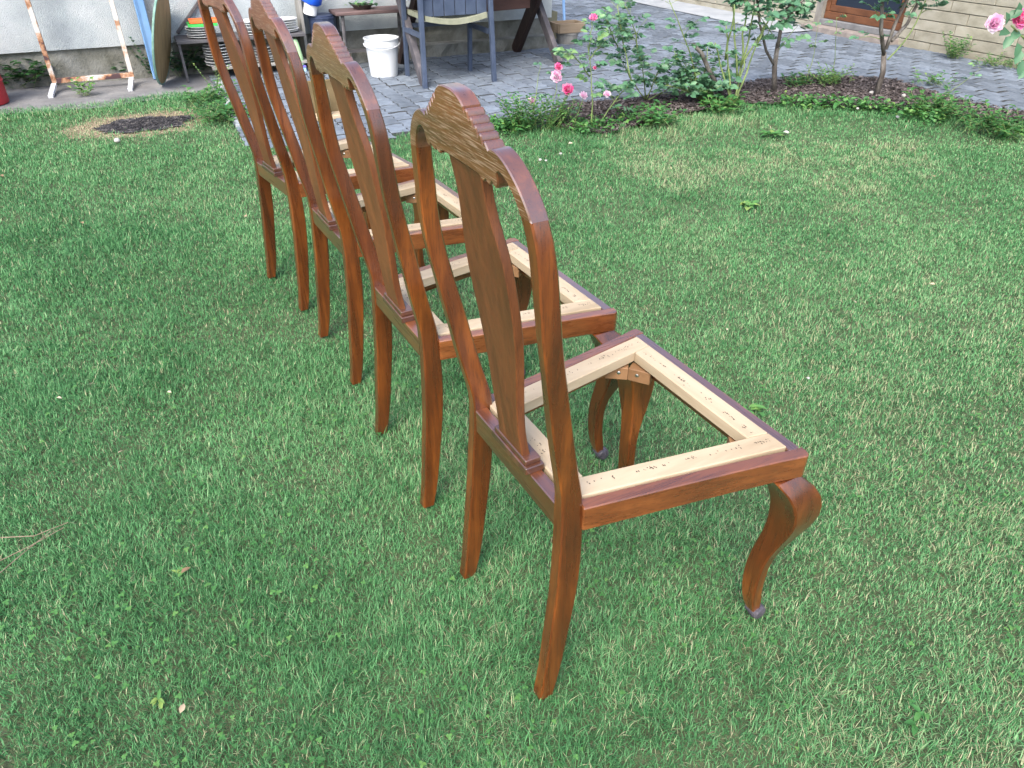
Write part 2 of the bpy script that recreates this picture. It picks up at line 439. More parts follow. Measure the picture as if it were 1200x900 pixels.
        M = Matrix.Translation((s * 0.213, 0.404, 0.016)) @ Matrix.Rotation(R(90), 4, 'Y')
        kb.lathe([(0.006, -0.014), (0.013, -0.012), (0.016, -0.005), (0.0165, 0.005), (0.014, 0.012), (0.007, 0.0145)], 12, M)
        M = Matrix.Translation((s * 0.213, 0.396, 0.022)) @ Matrix.Rotation(R(90), 4, 'Y')
        kb.lathe([(0.008, -0.016), (0.011, -0.013), (0.0115, 0.013), (0.008, 0.016)], 10, M)
        kb.build('castor', KNOB, lg, smooth=True)
        smooth_by_angle(kids(lg)[0], 0.6)
    # soft shadows of wear are left to the varnish; nothing else to add
    return t
chair = make_chair()
CH = [((0.0244, 0.9298), -61.38, 'carved oak chair nearest the camera, its empty seat frame in full view', 0),
      ((-0.2302, 1.4145), -61.37, 'second oak chair from the front, its seat frame behind the back of the nearest', 1),
      ((-0.4912, 1.9249), -60.64, 'third oak chair from the front, its crest just cut by the top edge', 2),
      ((-0.7678, 2.3723), -54.5, 'rearmost oak chair of the row, nearest the house wall and the burnt patch', 3)]
for i, ((x, y), a, lab, k) in enumerate(CH):
    c = chair if i == 0 else copy_tree(chair)
    c.location = (x, y, 0); c.rotation_euler = (0, 0, R(a))
    tag(c, lab, 'chair', 'carved oak dining chairs standing in a row on the lawn')

# ------------------------------------------------------------------ ground
def poly_sheet(name, pts, z, mat, parent=None, kind='structure', thick=0):
    mb = MB(); n = len(pts)
    vs_ = [Vector((p[0], p[1], z)) for p in pts]
    mb.add(vs_, [tuple(range(n))])
    o = mb.build(name, mat, parent)
    bm = bmesh.new(); bm.from_mesh(o.data); bmesh.ops.triangulate(bm, faces=bm.faces)
    for f in bm.faces:
        if f.normal.z < 0: f.normal_flip()
    bm.to_mesh(o.data); bm.free()
    if kind: o['kind'] = kind
    return o
SOIL = mottled('soil', [(0.3, (0.045, 0.065, 0.032)), (0.6, (0.085, 0.105, 0.055)), (0.8, (0.14, 0.14, 0.085))], scale=14, rough=1, bump=0.8, bscale=90, kind='Object', rnd=False)
EARTH = mottled('earth', [(0.3, (0.048, 0.044, 0.032)), (0.7, (0.096, 0.088, 0.064))], scale=4, rough=1)
BED = mottled('paver_bed', [(0.3, (0.030, 0.034, 0.038)), (0.7, (0.075, 0.080, 0.085))], scale=40, rough=1, rnd=False)
CONC = mottled('old_concrete', [(0.25, (0.081, 0.081, 0.084)), (0.5, (0.136, 0.140, 0.146)), (0.75, (0.205, 0.208, 0.211))], scale=5, rough=0.9, bump=0.5, bscale=70, rnd=False, detail=9)
CONCL = mottled('pale_concrete', [(0.25, (0.186, 0.205, 0.229)), (0.5, (0.260, 0.285, 0.310)), (0.75, (0.310, 0.335, 0.360))], scale=4, rough=0.9, bump=0.4, bscale=70, rnd=False, detail=8)
MULCH = mottled('mulch_soil', [(0.3, (0.032, 0.025, 0.022)), (0.6, (0.070, 0.056, 0.052)), (0.8, (0.133, 0.105, 0.098))], scale=40, rough=1, bump=1.0, bscale=100, rnd=False)
MB().add([(-60, -60, -0.075), (60, -60, -0.075), (60, 60, -0.075), (-60, 60, -0.075)], [(0, 1, 2, 3)]).build('ground', EARTH)['kind'] = 'structure'
KU = 0.36                                               # left edge of the patio
lawn_uv = [(-9, -8), (12, -8), (12, 0.8), (5.6, 1.6), (5.05, 2.45), (4.85, 3.0), (4.50, 3.42), (4.05, 3.80), (3.55, 4.10), (3.0, 4.02), (2.6, 3.90), (2.31, 3.84), (2.15, 4.12), (1.87, 4.15), (1.29, 4.27), (1.0, 4.30), (0.55, 4.28), (0.40, 4.4), (0.375, 5.85), (0.1, 6.0), (-0.4, 5.86), (-1.0, 5.95), (-9, 5.95)]
lawn = poly_sheet('lawn', [W(*p) for p in lawn_uv], -0.017, SOIL)
patio = poly_sheet('patio', [W(*p) for p in [(KU, 6.62), (KU + 0.02, 4.2), (1.0, 4.1), (2.3, 4.0), (3.0, 4.3), (4.6, 4.3), (4.9, 3.6), (4.9, 2.2), (5.4, 0.6), (6.41, 0.6), (6.41, 16), (0.9, 16), (0.9, 6.62)]], -0.030, BED)
bed_uv = [(2.10, 4.12), (2.32, 3.76), (2.6, 3.84), (3.0, 3.96), (3.55, 4.04), (4.02, 3.74), (4.46, 3.36), (4.80, 2.95), (5.0, 2.45), (5.6, 1.5), (5.9, 1.7), (5.35, 2.6), (5.0, 3.2), (5.02, 3.75), (5.10, 4.15), (4.65, 4.52), (3.9, 4.56), (3.05, 4.46), (2.5, 4.50)]
bed = poly_sheet('flower_bed', [W(*p) for p in bed_uv], 0.006, MULCH)
poly_sheet('concrete_path', [W(*p) for p in [(-9, 5.80), (-1.0, 5.82), (-0.4, 5.74), (0.1, 5.88), (KU + 0.1, 5.78), (KU + 0.1, 6.72), (-9, 6.72)]], -0.004, CONC)
def inpoly(px, py, poly):
    c = np.zeros(np.shape(px), bool); n = len(poly); j = n - 1
    for i in range(n):
        xi, yi = poly[i]; xj, yj = poly[j]
        k = ((yi > py) != (yj > py)) & (px < (xj - xi) * (py - yi) / (yj - yi + 1e-12) + xi)
        c ^= k; j = i
    return c
# ---- pavers
PAVE = mottled('paver_concrete', [(0.25, (0.070, 0.088, 0.112)), (0.5, (0.112, 0.138, 0.172)), (0.75, (0.155, 0.186, 0.225))], scale=16, rough=0.85, bump=0.6, bscale=170, objvar=0.22, detail=8, bdist=0.004)
PAVEW = mottled('paver_concrete_far', [(0.25, (0.070, 0.088, 0.112)), (0.5, (0.112, 0.138, 0.172)), (0.75, (0.155, 0.186, 0.225))], scale=26, rough=0.85, bump=0.6, bscale=170, rnd=False, detail=9, bdist=0.004)
PU, PV = 0.118, 0.192
def paver_geo(seed):
    r = random.Random(seed); g = 0.0065
    a, b = PU / 2 - g, PV / 2 - 0.0105; k = 0.009
    out = [(-a - k, -b + .0), (-a + k * .3, -b - .006), (a * .2, -b + 0.004), (a + k, -b), (a - k * .6, -b * .45), (a + k, 0), (a - k * .6, b * .45), (a + k, b), (a * .2, b + 0.004), (-a + k * .3, b - 0.006), (-a - k, b), (-a + k * 0 - k * 1.6 + .0 , b * .45), (-a - k, 0), (-a - k * 1.6, -b * .45)]
    # left side follows the neighbour's right side (shifted by one column)
    out[11] = (-a - k * .6 - 0.004, b * .45); out[12] = (-a + k * .4, 0.0); out[13] = (-a - k * .6 - 0.004, -b * .45)
    out[4] = (a - k * .1 - .004, -b * .45); out[5] = (a + k * .4, 0.0); out[6] = (a - k * .1 - .004, b * .45)
    out = [(x + r.uniform(-.0015, .0015), y + r.uniform(-.0015, .0015)) for x, y in out]
    n = len(out)
    top = [(x * 0.93, y * 0.955, 0.0 + r.uniform(-.0008, .0008)) for x, y in out]; rim = [(x * 0.985, y * 0.985, -0.0035) for x, y in out]; bot = [(x, y, -0.028) for x, y in out]
    vs_ = top + rim + bot
    fs = [tuple(range(n))] + [(i, n + i, n + (i + 1) % n, (i + 1) % n) for i in range(n)] + [(n + i, 2 * n + i, 2 * n + (i + 1) % n, n + (i + 1) % n) for i in range(n)]
    return vs_, fs
pm = []
for s in range(6):
    vs_, fs = paver_geo(s); me = bpy.data.meshes.new('paver'); me.from_pydata(vs_, [], fs); me.materials.append(PAVE); me.materials.append(BED); me.update(); pm.append(me)
    for p_ in me.polygons: p_.material_index = 0 if p_.index <= 0 else (1 if p_.index > len(fs) // 2 else 0)
cand = []
nu = int((6.40 - KU) / PU)
for i in range(nu + 1):
    for j in range(-20, 60):
        u = KU + PU * (i + .5); v = 4.3 + PV * (j + (0.5 if i % 2 else 0))
        if v > 10.8 or (u < 3.4 and v > 6.56) or (u > 5.9 and v > 6.25) or u > 6.36: continue
        cand.append((u, v))
cu = np.array([c[0] for c in cand]); cv = np.array([c[1] for c in cand])
grow = lambda poly: poly
keep = ~inpoly(cu, cv, lawn_uv) & ~inpoly(cu, cv, bed_uv) & (cv > 1.0)
cand = [c for c, k in zip(cand, keep) if k]
def vis(u, v):
    p = W(u, v); d = p - Vector((0, 0, CAM_H)); Z = d.y * math.cos(PITCH) - d.z * math.sin(PITCH)
    Y = d.y * math.sin(PITCH) + d.z * math.cos(PITCH)
    X = d.x / Z * FPX; Y = Y / Z * FPX
    return abs(X) < 610 and abs(Y) < 460, d.length
vis_l = sorted([(vis(*c)[1], c) for c in cand if vis(*c)[0]])
near = set(c for _, c in vis_l[:298])
rest = MB(); rest_t = []
for c in cand:
    u, v = c; dz = 0.004 + 0.005 * mnoise.noise(Vector((u * 2.1, v * 2.1, 3))) + random.uniform(-.0025, .0025)
    rot = HANG + random.gauss(0, 0.012)
    if c in near:
        o = link('paver', random.choice(pm), patio); o.location = W(u, v, dz); o.rotation_euler = (random.gauss(0, .008), random.gauss(0, .008), rot)
    else:
        vs_, fs = paver_geo(random.randrange(6)); M = Matrix.Translation(W(u, v, dz)) @ Matrix.Rotation(rot, 4, 'Z')
        rest.add([M @ Vector(p) for p in vs_], fs); rest_t += [random.random()] * len(vs_)
o = rest.build('paver', PAVEW, patio); o['kind'] = 'stuff'; o.data.materials.append(BED)
_k = len(paver_geo(0)[1])
o.data.polygons.foreach_set('material_index', np.array([1 if i % _k > _k // 2 else 0 for i in range(len(o.data.polygons))], dtype=np.int32))
o.data.attributes.new('tint', 'FLOAT', 'POINT').data.foreach_set('value', np.array(rest_t, dtype=np.float32))
_n = PAVEW.node_tree; _b = [x for x in _n.nodes if x.type == 'BSDF_PRINCIPLED'][0]; _src = _b.inputs['Base Color'].links[0].from_socket
_at = N(_n, 'ShaderNodeAttribute'); _at.attribute_name = 'tint'; _hv = N(_n, 'ShaderNodeHueSaturation'); _mr = N(_n, 'ShaderNodeMapRange'); _mr.inputs[3].default_value = 0.68; _mr.inputs[4].default_value = 1.25
_n.links.new(_at.outputs['Fac'], _mr.inputs[0]); _n.links.new(_mr.outputs[0], _hv.inputs['Value']); _n.links.new(_src, _hv.inputs['Color']); _n.links.new(_hv.outputs[0], _b.inputs['Base Color'])
poly_sheet('concrete_strip', [W(*p) for p in [(5.84, 6.2), (6.41, 6.2), (6.41, 16), (5.84, 16)]], 0.012, CONCL)
# kerb slabs along the left edge of the patio
kb = empty('kerb', W(KU, 5.2, 0), HANG, 'pale concrete kerb stones along the left edge of the paving, beside the burnt patch', 'kerb')
for k in range(3):
    MB().box((0.03, -0.15 + k * 0.47, -0.008), (0.055, 0.455, 0.06)).build('kerb_stone', CONCL, kb, bevel=0.006).rotation_euler = (random.gauss(0, .01), random.gauss(0, .02), random.gauss(0, .01))

# ------------------------------------------------------------------ house on the left
RENDER = mottled('roughcast', [(0.3, (0.238, 0.277, 0.304)), (0.5, (0.330, 0.376, 0.403)), (0.7, (0.409, 0.449, 0.475))], scale=3.5, rough=0.95, bump=1.0, bscale=150, rnd=False, detail=10, bdist=0.010)
PLINTH = mottled('plinth_render', [(0.3, (0.062, 0.065, 0.053)), (0.5, (0.143, 0.149, 0.136)), (0.72, (0.223, 0.236, 0.229))], scale=5, rough=0.95, bump=0.8, bscale=50, rnd=False, detail=10)
def wall_box(mb, u0, u1, v0, v1, z0, z1):
    ps = [W(u0, v0, z0), W(u1, v0, z0), W(u1, v1, z0), W(u0, v1, z0), W(u0, v0, z1), W(u1, v0, z1), W(u1, v1, z1), W(u0, v1, z1)]
    return mb.add(ps, [(3, 2, 1, 0), (4, 5, 6, 7), (0, 1, 5, 4), (1, 2, 6, 5), (2, 3, 7, 6), (3, 0, 4, 7)])
hw = link('house_wall', None); tag(hw, 'pale blue-white roughcast house wall above a grey plinth, behind the shelf and the metal rack', 'wall')
wall_box(MB(), -9, 3.42, 6.60, 7.0, 0.235, 3.2).build('rendered_wall', RENDER, hw)
def rough_box(name, u0, u1, v0, v1, z0, z1, mat, parent, amp=0.01, du=0.06, seed=0):
    """front and top face displaced so that the surface is uneven"""
    mb = MB(); nu_ = max(2, int((u1 - u0) / du)); nz_ = max(2, int((z1 - z0) / du))
    for j in range(nz_ + 1):
        for i in range(nu_ + 1):
            u = u0 + (u1 - u0) * i / nu_; z = z0 + (z1 - z0) * j / nz_
            d = amp * mnoise.noise(Vector((u * 7, z * 9, seed))) + amp * .6 * mnoise.noise(Vector((u * 23, z * 23, seed)))
            mb.v.append(tuple(W(u, v0 - d, z)))
    for j in range(nz_):
        for i in range(nu_):
            a = j * (nu_ + 1) + i; mb.f.append((a, a + 1, a + nu_ + 2, a + nu_ + 1))
    n0 = len(mb.v)
    for i in range(nu_ + 1): mb.v.append(tuple(W(u0 + (u1 - u0) * i / nu_, v1, z1)))
    for i in range(nu_):
        a = nz_ * (nu_ + 1) + i; mb.f.append((a, a + 1, n0 + i + 1, n0 + i))
    a = len(mb.v); mb.v += [tuple(W(u1, v1, z0)), tuple(W(u0, v1, z0))]
    mb.f.append(tuple([j * (nu_ + 1) + nu_ for j in range(nz_ + 1)] + [n0 + nu_, a]))
    mb.f.append(tuple(([j * (nu_ + 1) for j in range(nz_ + 1)] + [n0, a + 1])[::-1]))
    return mb.build(name, mat, parent, smooth=False)
rough_box('plinth', -4.0, 3.40, 6.625, 6.9, -0.05, 0.234, PLINTH, hw, 0.012)
# low broken foundation step under the garden table
rough_box('foundation_step', 1.5, 3.36, 6.47, 6.62, -0.05, 0.10, PLINTH, hw, 0.03, seed=4)

# ------------------------------------------------------------------ house on the right
BRICKM = mottled('pale_block', [(0.3, (0.198, 0.186, 0.144)), (0.5, (0.270, 0.258, 0.204)), (0.72, (0.324, 0.312, 0.258))], scale=7, rough=0.9, bump=0.5, bscale=90, objvar=0.07, detail=9, stretch=(1, 1, 2))
MORTAR = mottled('mortar', [(0.3, (0.16, 0.155, 0.13)), (0.7, (0.24, 0.23, 0.19))], scale=20, rough=1, rnd=False)
ORANGEW = mottled('window_wood', [(0.3, (0.075, 0.030, 0.014)), (0.6, (0.125, 0.052, 0.024)), (0.8, (0.17, 0.075, 0.035))], scale=14, stretch=(1, 0.1, 1), rough=0.5, rnd=False)
GREYR = mottled('reveal_render', [(0.3, (0.132, 0.126, 0.114)), (0.7, (0.216, 0.210, 0.192))], scale=10, rough=0.9, bump=0.4, rnd=False)
hr = link('brick_house', None); tag(hr, 'house wall of long pale beige blocks with a brown basement window, at the upper right', 'house')
wu = 6.41; V0, V1 = 5.28, 6.36; Z0, Z1 = 0.085, 0.80
mb = MB()
wall_box(mb, wu + 0.012, wu + 0.3, -1, V0, -0.05, 3.0); wall_box(mb, wu + 0.012, wu + 0.3, V1, 16, -0.05, 3.0); wall_box(mb, wu + 0.012, wu + 0.3, V0, V1, Z1, 3.0); wall_box(mb, wu + 0.012, wu + 0.3, V0, V1, -0.05, Z0)
mb.build('wall', MORTAR, hr)
blk = {}
CHH = 0.0885
nb = 0
extra = MB()
for r_ in range(9):
    zb = -0.028 + r_ * CHH
    v = 2.6 - (0.29 if r_ % 2 else 0) - 0.1 * (r_ % 3)
    while v < 10.9:
        L = 0.58
        a, b = v, v + L
        v += L
        segs = [(a, b)]
        if zb + CHH > Z0 + 0.01 and zb < Z1:
            segs = []
            if a < V0: segs.append((a, min(b, V0 - .004)))
            if b > V1: segs.append((max(a, V1 + .004), b))
        elif zb + CHH > Z0 - .03 and zb < Z1: pass
        for s0, s1 in segs:
            if s1 - s0 < 0.03: continue
            key = round(s1 - s0, 3)
            if key not in blk:
                me_o = MB().box((0, 0, 0), (0.03, s1 - s0 - 0.006, CHH - 0.0065)).build('brick', BRICKM, hr, bevel=0.002); blk[key] = me_o.data; o = me_o
            else: o = link('brick', blk[key], hr)
            o.location = W(wu + 0.001 + random.uniform(-.0012, .0012), (s0 + s1) / 2, zb + CHH / 2); o.rotation_euler = (0, 0, HANG)
            nb += 1
# window: reveal, sill, frame, sash, glass
rv = MB()
wall_box(rv, wu - 0.012, wu + 0.14, V1 - 0.075, V1 + 0.10, Z0 - 0.03, Z1 + 0.05)
rv.build('window_reveal', GREYR, hr)
si = MB(); wall_box(si, wu - 0.16, wu + 0.10, V0 - 0.02, V1 + 0.03, -0.02, 0.050)
si.build('window_step', mottled('step_concrete', [(0.3, (0.156, 0.138, 0.126)), (0.7, (0.252, 0.222, 0.204))], scale=12, rough=0.9, bump=0.4, rnd=False), hr, bevel=0.004)
si = MB(); wall_box(si, wu - 0.02, wu + 0.12, V0 + 0.002, V1 - 0.077, 0.0505, 0.105)
sill = si.build('window_sill', CONC, hr, bevel=0.004)
wf = MB(); v0, v1 = V0 + 0.005, V1 - 0.08
for a in ((v0, v1, 0.108, 0.175), (v0, v1, Z1 - 0.06, Z1 - 0.004), (v0, v0 + 0.05, 0.176, Z1 - 0.061), (v1 - 0.05, v1, 0.176, Z1 - 0.061)):
    wall_box(wf, wu + 0.028, wu + 0.09, *a)
wfr = wf.build('window', ORANGEW, hr, bevel=0.003)
ws = MB(); s0, s1 = v0 + 0.053, v1 - 0.053
for a in ((s0, s1, 0.179, 0.235), (s0, s1, Z1 - 0.11, Z1 - 0.064), (s0, s0 + 0.045, 0.236, Z1 - 0.111), (s1 - 0.045, s1, 0.236, Z1 - 0.111)):
    wall_box(ws, wu + 0.036, wu + 0.082, *a)
ws.build('sash', ORANGEW, wfr, bevel=0.003)
gm, gn, gb = newmat('window_glass'); gb.inputs['Base Color'].default_value = (0.015, 0.022, 0.035, 1); gb.inputs['Roughness'].default_value = 0.06
gl = MB(); wall_box(gl, wu + 0.055, wu + 0.062, s0 + 0.04, s1 - 0.04, 0.23, Z1 - 0.105); gl.build('pane', gm, wfr)

# ------------------------------------------------------------------ things by the left wall
RUSTY = None
def rusty_mat():
    m, n, b = newmat('rusty_white_paint')
    mp = coords(n, (9, 9, 9)); nz = N(n, 'ShaderNodeTexNoise', Scale=1.0, Detail=6.0, Roughness=0.6); n.links.new(mp.outputs[0], nz.inputs['Vector'])
    r = ramp(n, [(0.40, (0.05, 0.025, 0.03)), (0.44, (0.22, 0.10, 0.05)), (0.50, (0.36, 0.22, 0.14)), (0.54, (0.42, 0.40, 0.38)), (0.7, (0.50, 0.49, 0.49))]); n.links.new(nz.outputs[0], r.inputs[0])
    n.links.new(r.outputs[0], b.inputs['Base Color']); b.inputs['Roughness'].default_value = 0.7
    return m
RUST = rusty_mat()
WHITEP = mottled('white_paint', [(0.3, (0.434, 0.462, 0.518)), (0.7, (0.546, 0.560, 0.588))], scale=30, rough=0.5)
rk = empty('metal_rack', W(-0.43, 6.4, 0), HANG, 'rusty white metal frame with two tall uprights standing against the pale wall', 'rack')
for s in (-0.255, 0.255):
    MB().bar((s, 0, 0.052), (s, 0, 1.5), 0.03, 0.03, up=Vector((0, 1, 0))).build('upright', RUST, rk, bevel=0.002)
    MB().bar((s - 0.006, -0.012, 0.045), (s - 0.03, -0.22, 0.004), 0.032, 0.022).build('foot', WHITEP, rk, bevel=0.002)
MB().bar((-0.239, 0, 0.066), (0.239, 0, 0.066), 0.028, 0.032).build('crossbar', RUST, rk, bevel=0.002)
BLUEP = mottled('blue_plastic', [(0.3, (0.105, 0.225, 0.435)), (0.7, (0.165, 0.315, 0.555))], scale=8, rough=0.45)
dp = empty('downpipe', W(0.0, 6.53, 0), HANG, 'light blue downpipe standing upright against the wall, left of the round tabletop', 'pipe')
pr_ = MB(); pr_.box((0, 0, 1.2), (0.072, 0.05, 2.4))
pr_.build('pipe', BLUEP, dp, bevel=0.006)
MB().box((-0.018, -0.0275, 1.2), (0.004, 0.005, 2.38)).box((-0.026, -0.0275, 1.2), (0.003, 0.005, 2.38)).box((0.028, -0.0275, 1.2), (0.004, 0.005, 2.38)).build('rib', BLUEP, dp)
# round tabletop on edge
TANW = mottled('tabletop_wood', [(0.3, (0.202, 0.137, 0.065)), (0.55, (0.302, 0.209, 0.101)), (0.8, (0.360, 0.259, 0.137))], scale=7, stretch=(1, 4, 1), rough=0.7)
TURQ = mottled('green_edge', [(0.3, (0.084, 0.175, 0.140)), (0.7, (0.182, 0.308, 0.266))], scale=20, rough=0.6)
base = at(191, 98.5, z=0.0); rad = 0.325
td = empty('round_tabletop', base, 0, 'round tan tabletop with green rim, standing on its edge beside the blue downpipe', 'tabletop')
view = Vector((base.x, base.y, 0)).normalized()
side = Vector((view.y, -view.x, 0))
nrm = (side * 0.95 - view * 0.225 - Vector((0, 0, 0.23))).normalized()
yax = nrm.cross(Vector((0, 0, 1))).normalized(); zax = yax.cross(nrm)
if zax.z < 0: zax = -zax
Mr = Matrix((yax, zax, nrm)).transposed().to_4x4()
Mt = Matrix.Translation(zax * rad) @ Mr
MB().lathe([(rad - 0.012, -0.0065), (rad - 0.011, 0.0065)], 56, Mt).build('board', TANW, td)
rim = MB(); prof = [(rad - 0.0105, -0.0075), (rad - 0.002, -0.0075), (rad, -0.005), (rad, 0.005), (rad - 0.002, 0.0075), (rad - 0.0105, 0.0075)]
n = 64
for r0, z0 in prof:
    for k in range(n):
        a = 2 * math.pi * k / n; rim.v.append(tuple(Mt @ Vector((r0 * math.cos(a), r0 * math.sin(a), z0))))
for i in range(len(prof)):
    for k in range(n):
        i2 = (i + 1) % len(prof); rim.f.append((i * n + k, i * n + (k + 1) % n, i2 * n + (k + 1) % n, i2 * n + k))
rim.build('rim', TURQ, td)
# shelf
DARKW = mottled('weathered_dark_wood', [(0.3, (0.038, 0.038, 0.041)), (0.55, (0.090, 0.090, 0.098)), (0.8, (0.188, 0.188, 0.195))], scale=9, stretch=(0.3, 2, 2), rough=0.85, bump=0.4, bscale=60)
GREYW = mottled('grey_board', [(0.3, (0.140, 0.140, 0.133)), (0.7, (0.280, 0.280, 0.266))], scale=9, stretch=(1, 1, .3), rough=0.85)
sh = empty('shelf', W(0.65, 6.45, 0), HANG, 'low dark weathered wooden shelf holding stacks of plates against the house wall', 'shelf')
MB().box((0, 0, 0.272), (0.94, 0.30, 0.022)).build('shelf_board', DARKW, sh, bevel=0.003)
MB().box((0.10, 0.0, 0.075), (0.72, 0.28, 0.02)).build('shelf_board', GREYW, sh, bevel=0.003)
MB().bar((-0.455, -0.13, 0.26), (-0.45, -0.13, 0.0), 0.018, 0.028, up=Vector((0, 1, 0))).build('leg', DARKW, sh, bevel=0.002)
MB().bar((-0.455, 0.12, 0.26), (-0.45, 0.12, 0.0), 0.018, 0.028, up=Vector((0, 1, 0))).build('leg', DARKW, sh, bevel=0.002)
MB().box((0.485, 0.065, 0.35), (0.024, 0.17, 0.70)).build('side_panel', GREYW, sh, bevel=0.003)
MB().bar((-0.44, 0.13, 0.30), (0.0, 0.13, 0.75), 0.02, 0.03, up=Vector((0, 1, 0))).build('brace', DARKW, sh, bevel=0.002)
PLATE = mottled('plate_ceramic', [(0.3, (0.540, 0.562, 0.585)), (0.7, (0.615, 0.630, 0.645))], scale=20, rough=0.25, spec=0.5)
plate_me = None
ORD = ['topmost', 'second from the top', 'third from the top', 'fourth from the top', 'fifth from the top', 'sixth from the top', 'seventh from the top', 'eighth from the top']
for (u, z, n, r, where) in [(0.375, 0.284, 5, 0.105, 'upper stack under the green tray'), (0.76, 0.284, 6, 0.10, 'middle stack on the upper shelf'), (0.99, 0.284, 6, 0.10, 'upper stack beside the side panel'),
                            (0.47, 0.086, 8, 0.115, 'lower stack beside the dark leaves'), (0.80, 0.086, 6, 0.10, 'right stack on the bottom shelf')]:
    for k in range(n):
        zz = z + k * (0.0165 if z > .2 else 0.0195)
        mb = MB(); mb.lathe([(r * .55, 0), (r * .58, 0.003), (r * .93, 0.0085), (r, 0.0095), (r, 0.0118), (r * .93, 0.0115), (r * .6, 0.0055), (0.01, 0.005)], 24)
        o = mb.build('plate', PLATE); smooth_by_angle(o, 0.7)
        o.location = W(u + random.gauss(0, .003), 6.43 + random.gauss(0, .004), zz); o.rotation_euler = (random.gauss(0, .02), random.gauss(0, .02), random.random() * 6)
        tag(o, 'white plate, %s in the %s' % (ORD[n - 1 - k], where), 'plate', 'white plates stacked on the shelf')
def plain(name, c): return mottled(name, [(0.3, tuple(x * 0.85 for x in c)), (0.7, c)], scale=10, rough=0.4)
def tray(u, v, z, mat, lab):
    t = MB(); t.box((0, 0, 0.004), (0.20, 0.15, 0.008))
    for dx, dy, sx_, sy_ in ((0.1, 0, .006, .15), (-.1, 0, .006, .15), (0, .075, .206, .006), (0, -.075, .206, .006)): t.box((dx, dy, 0.009), (sx_, sy_, 0.0185))
    o = t.build('tray', mat, bevel=0.001); o.location = W(u, v, z); o.rotation_euler = (0, 0, HANG); tag(o, lab, 'tray')
tray(0.39, 6.42, 0.365, plain('green_plastic', (0.06, 0.48, 0.10)), 'bright green plastic tray on the upper left stack of plates, under the orange one')
tray(0.405, 6.43, 0.386, plain('orange_plastic', (0.72, 0.17, 0.05)), 'orange plastic tray lying on top of the green tray and the plates')
# red barrel cut by the frame
rb = empty('red_barrel', at(-26, 128, z=0.0) + VV * 0.16, 0, 'red metal barrel cut off by the left edge of the picture, by the house wall', 'barrel')
REDM = mottled('red_paint', [(0.3, (0.300, 0.015, 0.022)), (0.7, (0.413, 0.030, 0.038))], scale=8, rough=0.45)
MB().lathe([(0.165, 0.0), (0.17, 0.01), (0.17, 0.13), (0.176, 0.14), (0.17, 0.15), (0.17, 0.29), (0.176, 0.30), (0.17, 0.31), (0.17, 0.47), (0.174, 0.48), (0.166, 0.485), (0.165, 0.47), (0.02, 0.46)], 40).build('shell', REDM, rb, smooth=False)
smooth_by_angle(kids(rb)[0], 0.5)
# dark bin with paper roll
NAVY = plain('navy_plastic', (0.035, 0.05, 0.10))
bn = empty('bin', W(1.30, 6.48, 0), HANG, 'dark navy ribbed plastic bin standing between the shelf and the bench', 'bin')
MB().lathe([(0.095, 0), (0.098, 0.02), (0.108, 0.36), (0.114, 0.362), (0.114, 0.372), (0.102, 0.372), (0.09, 0.05)], 14).build('body', NAVY, bn)
MB().lathe([(0.1, 0.373), (0.1, 0.385), (0.02, 0.39)], 24).build('lid', NAVY, bn)
PAPER = plain('white_paper', (0.78, 0.80, 0.82)); BRBLUE = plain('bright_blue_film', (0.02, 0.12, 0.75))
pt = empty('paper_roll', W(1.20, 6.44, 0.395), HANG, 'white paper towel roll in torn bright blue wrapping, on top of the dark bin', 'paper roll')
Mx = Matrix.Rotation(R(14), 4, 'Y') @ Matrix.Rotation(R(8), 4, 'X')
MB().lathe([(0.020, 0.0), (0.05, 0.0), (0.052, 0.004), (0.052, 0.23), (0.02, 0.23)], 24, Mx).build('roll', PAPER, pt)
wr = MB(); wr.lathe([(0.060, 0.075), (0.078, 0.09), (0.082, 0.16), (0.07, 0.235), (0.045, 0.245)], 14, Mx)
for i in range(len(wr.v)):
    p = Vector(wr.v[i]); wr.v[i] = tuple(p + Vector((mnoise.noise(p * 30), mnoise.noise(p * 30 + Vector((5, 5, 5))), 0)) * 0.018)
wr.build('wrapping', BRBLUE, pt, smooth=True)
# pale green bottle and lidded box on the paving
gb_ = empty('bottle', at(350, 84, z=0.0), HANG, 'pale green tapered plastic bottle standing right of the shelf', 'bottle')
PGREEN = plain('pale_green_plastic', (0.50, 0.76, 0.42))
MB().lathe([(0.052, 0.052), (0.055, 0.06), (0.05, 0.12), (0.036, 0.20), (0.026, 0.235), (0.02, 0.24)], 20).build('body', PGREEN, gb_, smooth=False)
smooth_by_angle(kids(gb_)[0], 0.5)
lb = empty('lidded_box', at(350, 84, z=0.0), HANG, 'small pale blue box with a purple lid, under the green bottle', 'box')
MB().box((0, 0, 0.018), (0.11, 0.10, 0.036)).build('body', plain('pale_blue', (0.35, 0.62, 0.80)), lb, bevel=0.002)
MB().box((0, 0, 0.0435), (0.116, 0.106, 0.013)).build('lid', plain('purple', (0.16, 0.14, 0.55)), lb, bevel=0.002)
